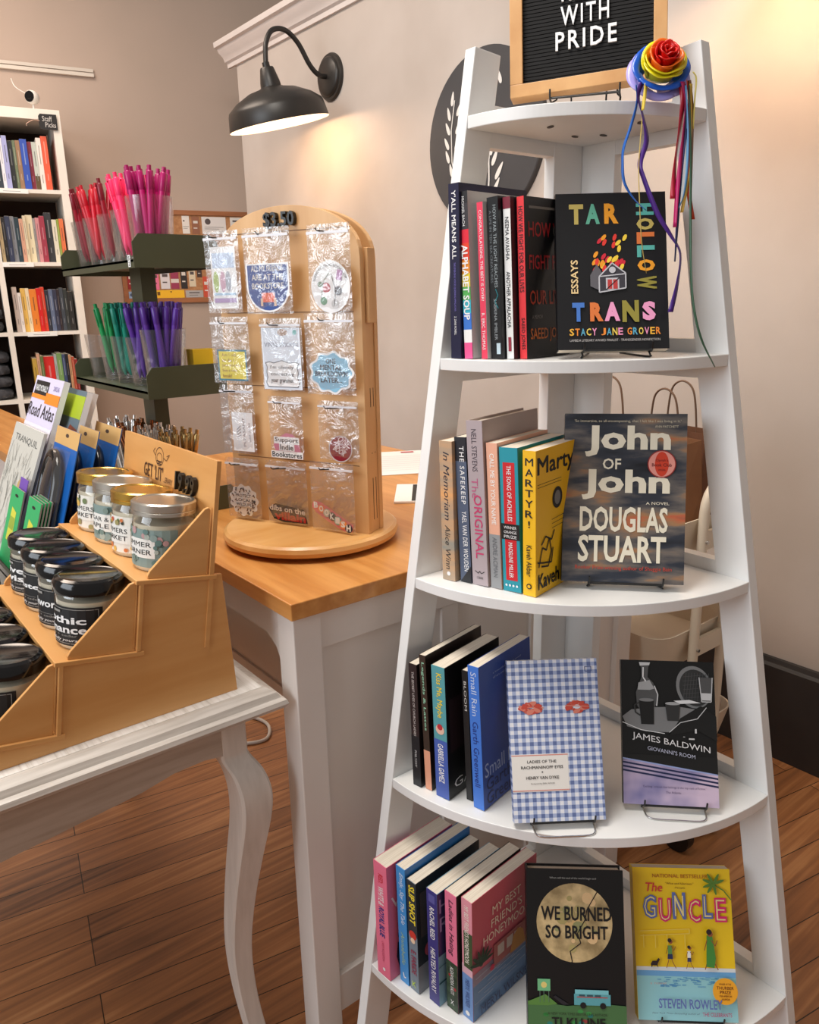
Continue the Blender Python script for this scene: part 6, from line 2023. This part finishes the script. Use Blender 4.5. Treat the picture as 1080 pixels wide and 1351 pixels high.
def backbook(s, z, t_, h_, c, label, d0, lean=0.0, stripe=None, dep=0.15):
    b = MB()
    m = P(c, 0.45)
    b.box(0, t_, 0, dep, 0, h_, m)
    b.box(0.001, t_ - 0.001, 0.002, dep - 0.001, h_, h_ + 0.0006, M_pages)
    lum = sum(c) / 3
    sm = P(tuple(int(q * 0.55 + (225 if lum < 130 else 40) * 0.45) for q in c), 0.45)
    a = Art(b, (0, 0, 0), (1, 0, 0), (0, 0, 1), (0, -1, 0), t_, h_)
    if stripe:
        a.rect(0.02, stripe[1], 0.98, stripe[2], P(stripe[0], 0.45))
    rnd = random.Random(int(s * 1e4) + int(z * 100))
    a.rect(0.42, 0.5, 0.58, rnd.uniform(0.75, 0.92), sm)
    a.rect(0.43, rnd.uniform(0.14, 0.2), 0.57, rnd.uniform(0.28, 0.36), sm)
    o = b.build('book', M=BCM @ T(s, d0, z + 0.0175) @ RY(lean))
    tag(o, label, 'book', 'books in the far white bookcase')


ORD = ['rightmost', 'second from right', 'third from right', 'fourth from right', 'fifth from right', 'sixth from right', 'seventh from right', 'eighth from right', 'ninth from right', 'tenth from right', 'eleventh from right', 'twelfth from right', 'thirteenth from right', 'fourteenth from right', 'fifteenth from right', 'sixteenth from right', 'seventeenth from right']
ROWS = [
    (1.733, 'top shelf', -0.036, [('orange-red', (226, 92, 60), .026, .232), ('white', (236, 226, 218), .02, .224), ('pale grey-green', (190, 196, 186), .02, .206, ((90, 70, 40), 0, .3)), ('maroon', (130, 36, 58), .018, .206), ('cobalt blue', (42, 78, 176), .028, .214), ('tan patterned', (150, 116, 86), .018, .208), ('olive-grey', (104, 116, 88), .012, .208), ('black', (34, 36, 38), .02, .206), ('lavender', (164, 168, 214), .02, .224), ('white slim', (226, 226, 232), .014, .214), ('charcoal', (46, 56, 66), .024, .208), ('pale teal', (140, 186, 192), .026, .20)]),
    (1.414, 'second shelf', -0.012, [('orange', (220, 116, 70), .018, .196), ('lime green', (140, 160, 60), .010, .194), ('ivory', (222, 216, 196), .02, .192), ('tall charcoal', (48, 50, 54), .03, .222), ('crimson', (156, 50, 70), .022, .206), ('dusty pink', (206, 140, 144), .016, .198), ('grey', (150, 146, 144), .010, .196), ('broad cream', (226, 214, 180), .028, .21), ('cream slim', (214, 200, 170), .012, .206), ('salmon', (206, 156, 132), .016, .192), ('dark teal', (36, 56, 66), .018, .198), ('silver-grey', (130, 134, 142), .018, .202), ('navy', (44, 52, 78), .02, .202), ('black slim', (36, 34, 36), .014, .196), ('buff', (210, 190, 150), .014, .20), ('royal blue', (50, 52, 110), .018, .204)]),
    (1.097, 'third shelf', -0.014, [('black', (38, 36, 34), .022, .184), ('black-green', (46, 50, 48), .016, .196), ('dark slate', (62, 68, 76), .016, .20), ('dark plum', (60, 48, 54), .012, .194), ('midnight', (48, 50, 72), .016, .194), ('steel blue', (96, 108, 136), .018, .194), ('near-black', (40, 42, 54), .016, .19), ('vermilion', (226, 70, 44), .016, .205), ('bright red', (208, 20, 20), .018, .20), ('orange', (226, 128, 40), .03, .196), ('cream', (232, 214, 176), .015, .20), ('yellow-gold', (226, 184, 92), .02, .20), ('white', (222, 214, 208), .014, .18), ('ash', (190, 176, 168), .02, .206), ('grey-white', (206, 200, 196), .022, .208)]),
    (0.781, 'fourth shelf', -0.03, [('dark red', (140, 40, 40), .012, .178), ('brick', (176, 76, 50), .012, .19), ('tan', (196, 150, 110), .012, .20), ('black', (40, 40, 46), .014, .205), ('navy', (60, 74, 110), .014, .205), ('green', (120, 156, 92), .022, .21), ('pale grey', (170, 178, 176), .012, .205), ('scarlet', (214, 40, 36), .046, .196), ('forest green', (96, 112, 60), .014, .20), ('peach', (206, 160, 130), .014, .212), ('mustard', (190, 156, 66), .02, .19)]),
]
for z, nm, s, lst in ROWS:
    for k, it in enumerate(lst):
        s -= it[2] + 0.0008
        if s < -0.292:
            break
        backbook(s, z, it[2], it[3], it[1], '%s book %s on the bookcase %s' % (it[0], ORD[k], nm), 0.03 + 0.012 * ((k * 5) % 4) / 3, 0, it[4] if len(it) > 4 else None)
for k in range(2):
    z = (1.733, 1.414)[k]
    s = -0.322
    for j in range(6):
        t_ = 0.02 + 0.004 * (j % 3)
        s -= t_ + 0.001
        backbook(s, z, t_, 0.2 + 0.012 * (j % 2), [(70, 80, 96), (226, 220, 210), (150, 90, 70), (60, 110, 120), (190, 170, 120), (90, 60, 90)][j], '%s spine book left of the bookcase divider, %s, number %s from it' % (['slate', 'white', 'rust', 'teal', 'sand', 'mauve'][j], ('top shelf', 'second shelf')[k], ['one', 'two', 'three', 'four', 'five', 'six'][j]), 0.03)
# folded dark clothes in the left cubes
for k, (z0, i, lb_) in enumerate(((0.7985, 0, 'charcoal folded sweater at the bottom of the lower bookcase cube'), (0.7985, 1, 'charcoal folded sweater second up in the lower bookcase cube'), (0.7985, 2, 'grey folded sweater third up in the lower bookcase cube'), (0.7985, 3, 'grey folded sweater on top of the lower cube pile'), (1.1145, 0, 'charcoal folded sweater at the bottom of the upper clothes cube'), (1.1145, 1, 'charcoal folded sweater on top in the upper clothes cube'))):
    b = MB()
    rnd = random.Random(k + 40)
    rings = []
    hh = 0.056
    for q, zz in ((0.03, 0.0), (0.006, 0.008), (0.0, 0.026), (0.006, 0.046), (0.035, hh)):
        rings.append([(x + rnd.uniform(-0.006, 0.006), y + rnd.uniform(-0.006, 0.006), zz) for x, y in rrect(q, 0.27 - q, q, 0.27 - q, 0.05)])
    b.loft(rings, noisy('charcoal_knit', (58, 58, 62), (76, 76, 80), (1, 1, 1), 50, 3, 0.95) if k == 0 else bpy.data.materials['charcoal_knit'])
    tag(b.build('folded_sweater', M=BCM @ T(-0.60 + 0.006 * (i % 2), 0.03, z0 + 0.0005 + i * (hh + 0.001)), smooth=60), lb_, 'sweater')
# hanging slate tag, camera, raceway
tg = tag(empty('hanging_tag', M=BCM @ T(-0.062, -0.006, 2.005)), 'black hanging tag lettered Staff Picks on the bookcase top edge', 'tag')
b = MB(); b.prism([(0, 0.01), (0.008, 0), (0.076, 0.0), (0.076, 0.064), (0.008, 0.064), (0, 0.054)], -0.003, 0.0, P((26, 24, 26), 0.6), 'y')
a = Art(b, (0, -0.003, 0), (1, 0, 0), (0, 0, 1), (0, -1, 0), 0.076, 0.064)
a.text('Staff', 0.2, 0.52, 0.74, 0.86, P((200, 196, 192), 0.6)); a.text('Picks', 0.34, 0.14, 0.92, 0.46, P((200, 196, 192), 0.6))
b.build('slate', tg)
b = MB(); b.tube(smooth_path([(0.004, -0.002, 0.034), (-0.02, -0.004, 0.036), (-0.05, -0.003, 0.02), (-0.052, 0.0, 0.01)], 4), 0.0016, P((206, 170, 150), 0.6), 6)
b.build('string', tg)
cm = tag(empty('security_camera', M=BCM @ T(-0.068, 0.10, BTOP) @ Matrix.Scale(0.78, 4)), 'small white round security camera with black lens on the bookcase top', 'camera')
b = MB(); b.lathe([(0, 0), (0.022, 0), (0.022, 0.004), (0.006, 0.007), (0.005, 0.05), (0, 0.05)], P((226, 222, 216), 0.4), None, 20); b.build('stand', cm, smooth=40)
b = MB(); b.lathe([(0, -0.028), (0.030, -0.028), (0.036, -0.020), (0.038, 0.0), (0.034, 0.022), (0.02, 0.034), (0, 0.036)], P((232, 228, 222), 0.35), T(0, 0, 0.085) @ RZ(rad(-38)) @ RX(-PI / 2), 24); b.build('body', cm, smooth=40)
b = MB(); b.lathe([(0, -0.033), (0.013, -0.033), (0.015, -0.031), (0.028, -0.031), (0.0305, -0.0275), (0, -0.0275)], M_blackgloss, T(0, 0, 0.085) @ RZ(rad(-38)) @ RX(-PI / 2), 24); b.build('lens', cm, smooth=40)
b = MB(); b.tube(smooth_path([(0.0, 0.03, 0.10), (-0.03, 0.15, 0.14), (-0.07, 0.285, 0.20), (-0.085, 0.292, 0.245)], 5), 0.003, P((236, 232, 226), 0.4), 8); b.build('cable', cm, smooth=60)
b = MB()
b.box(-0.8, 0.25, -0.018, -0.0004, 2.335, 2.352, P((214, 204, 192), 0.5))
b.box(-0.8, 0.25, -0.012, -0.0004, 2.357, 2.372, P((208, 198, 186), 0.5))
tag(b.build('cable_raceway', M=FAR, bevel=0.001), 'beige twin cable raceway running along the far wall above the bookcase', 'cable raceway')

# ================================================================== corkboard
ck = tag(empty('corkboard', M=FAR @ T(0.274, -0.001, 1.235)), 'wood-framed corkboard of flyers on the far wall behind the pens', 'corkboard')
CW, CH = 0.72, 0.485
b = MB(); b.box(0.02, CW - 0.02, -0.012, 0, 0.02, CH - 0.02, M_cork); b.build('cork_panel', ck)
for x0, x1, z0, z1 in ((0, CW, 0, 0.024), (0, CW, CH - 0.024, CH), (0, 0.024, 0.024, CH - 0.024), (CW - 0.024, CW, 0.024, CH - 0.024)):
    b = MB(); b.box(x0, x1, -0.02, 0, z0, z1, M_corkframe); b.build('frame_bar', ck, bevel=0.001)
FLY = [('white flyer with dark sprig pinned at the corkboard top left', (232, 226, 220), 0.619, 0.658, 1.60, 1.692), ('brown photo flyer pinned along the corkboard top', (150, 100, 76), 0.671, 0.712, 1.60, 1.69), ('wide white flyer with round stamp at the corkboard top', (226, 222, 220), 0.726, 0.86, 1.60, 1.69), ('small white note at the corkboard top right', (226, 222, 216), 0.885, 0.955, 1.63, 1.69),
       ('dark red flyer at the corkboard lower left', (156, 40, 46), 0.30, 0.338, 1.309, 1.40), ('narrow white flyer beside the dark red one on the corkboard', (230, 226, 222), 0.34, 0.362, 1.32, 1.40), ('hot pink flyer on the corkboard lower half', (240, 120, 160), 0.423, 0.465, 1.305, 1.41), ('white flyer right of the hot pink one on the corkboard', (226, 222, 226), 0.474, 0.523, 1.31, 1.415), ('crimson flyer with white band on the corkboard', (160, 60, 90), 0.529, 0.572, 1.31, 1.415), ('black flyer on the corkboard lower half', (50, 44, 44), 0.583, 0.618, 1.31, 1.427), ('cream flyer right of the black one on the corkboard', (220, 206, 180), 0.629, 0.665, 1.32, 1.427), ('dark square flyer on the corkboard', (70, 54, 50), 0.675, 0.702, 1.37, 1.435), ('orange-red flyer partly behind the sticker packets', (206, 84, 60), 0.704, 0.738, 1.262, 1.374),
       ('yellow banner strip along the corkboard bottom', (244, 190, 44), 0.444, 0.596, 1.262, 1.303), ('grey strip right of the yellow banner on the corkboard', (176, 172, 170), 0.604, 0.70, 1.262, 1.30), ('pale blue card with dark oval at the corkboard bottom left', (150, 176, 210), 0.30, 0.358, 1.262, 1.298)]
for k, (lb_, c, s0, s1, z0, z1) in enumerate(FLY):
    b = MB(); b.box(0, s1 - s0, -0.001, 0, 0, z1 - z0, P(c, 0.7))
    a = Art(b, (0, -0.001, 0), (1, 0, 0), (0, 0, 1), (0, -1, 0), s1 - s0, z1 - z0)
    d = P((90, 80, 80), 0.7) if sum(c) > 380 else P((222, 214, 206), 0.7)
    if k in (0, 2):
        a.ell(0.25, 0.72, 0.12, None, d, 14)
        a.line([(0.1, 0.4), (0.9, 0.4)], 0.002, d); a.line([(0.1, 0.3), (0.7, 0.3)], 0.002, d)
    elif k == 8:
        a.rect(0, 0.3, 1, 0.5, d)
    elif k == 15:
        a.ell(0.45, 0.5, 0.36, 0.3, P((70, 84, 120), 0.7))
    elif k == 13:
        a.rect(0.04, 0.35, 0.14, 0.8, P((120, 80, 30), 0.7)); a.rect(0.5, 0.7, 0.56, 0.86, P((120, 80, 30), 0.7))
    else:
        a.rect(0.2, 0.6, 0.8, 0.75, d); a.rect(0.2, 0.3, 0.7, 0.36, d)
    tag(b.build('flyer', M=FAR @ T(s0, -0.0138, z0)), lb_, 'flyer')
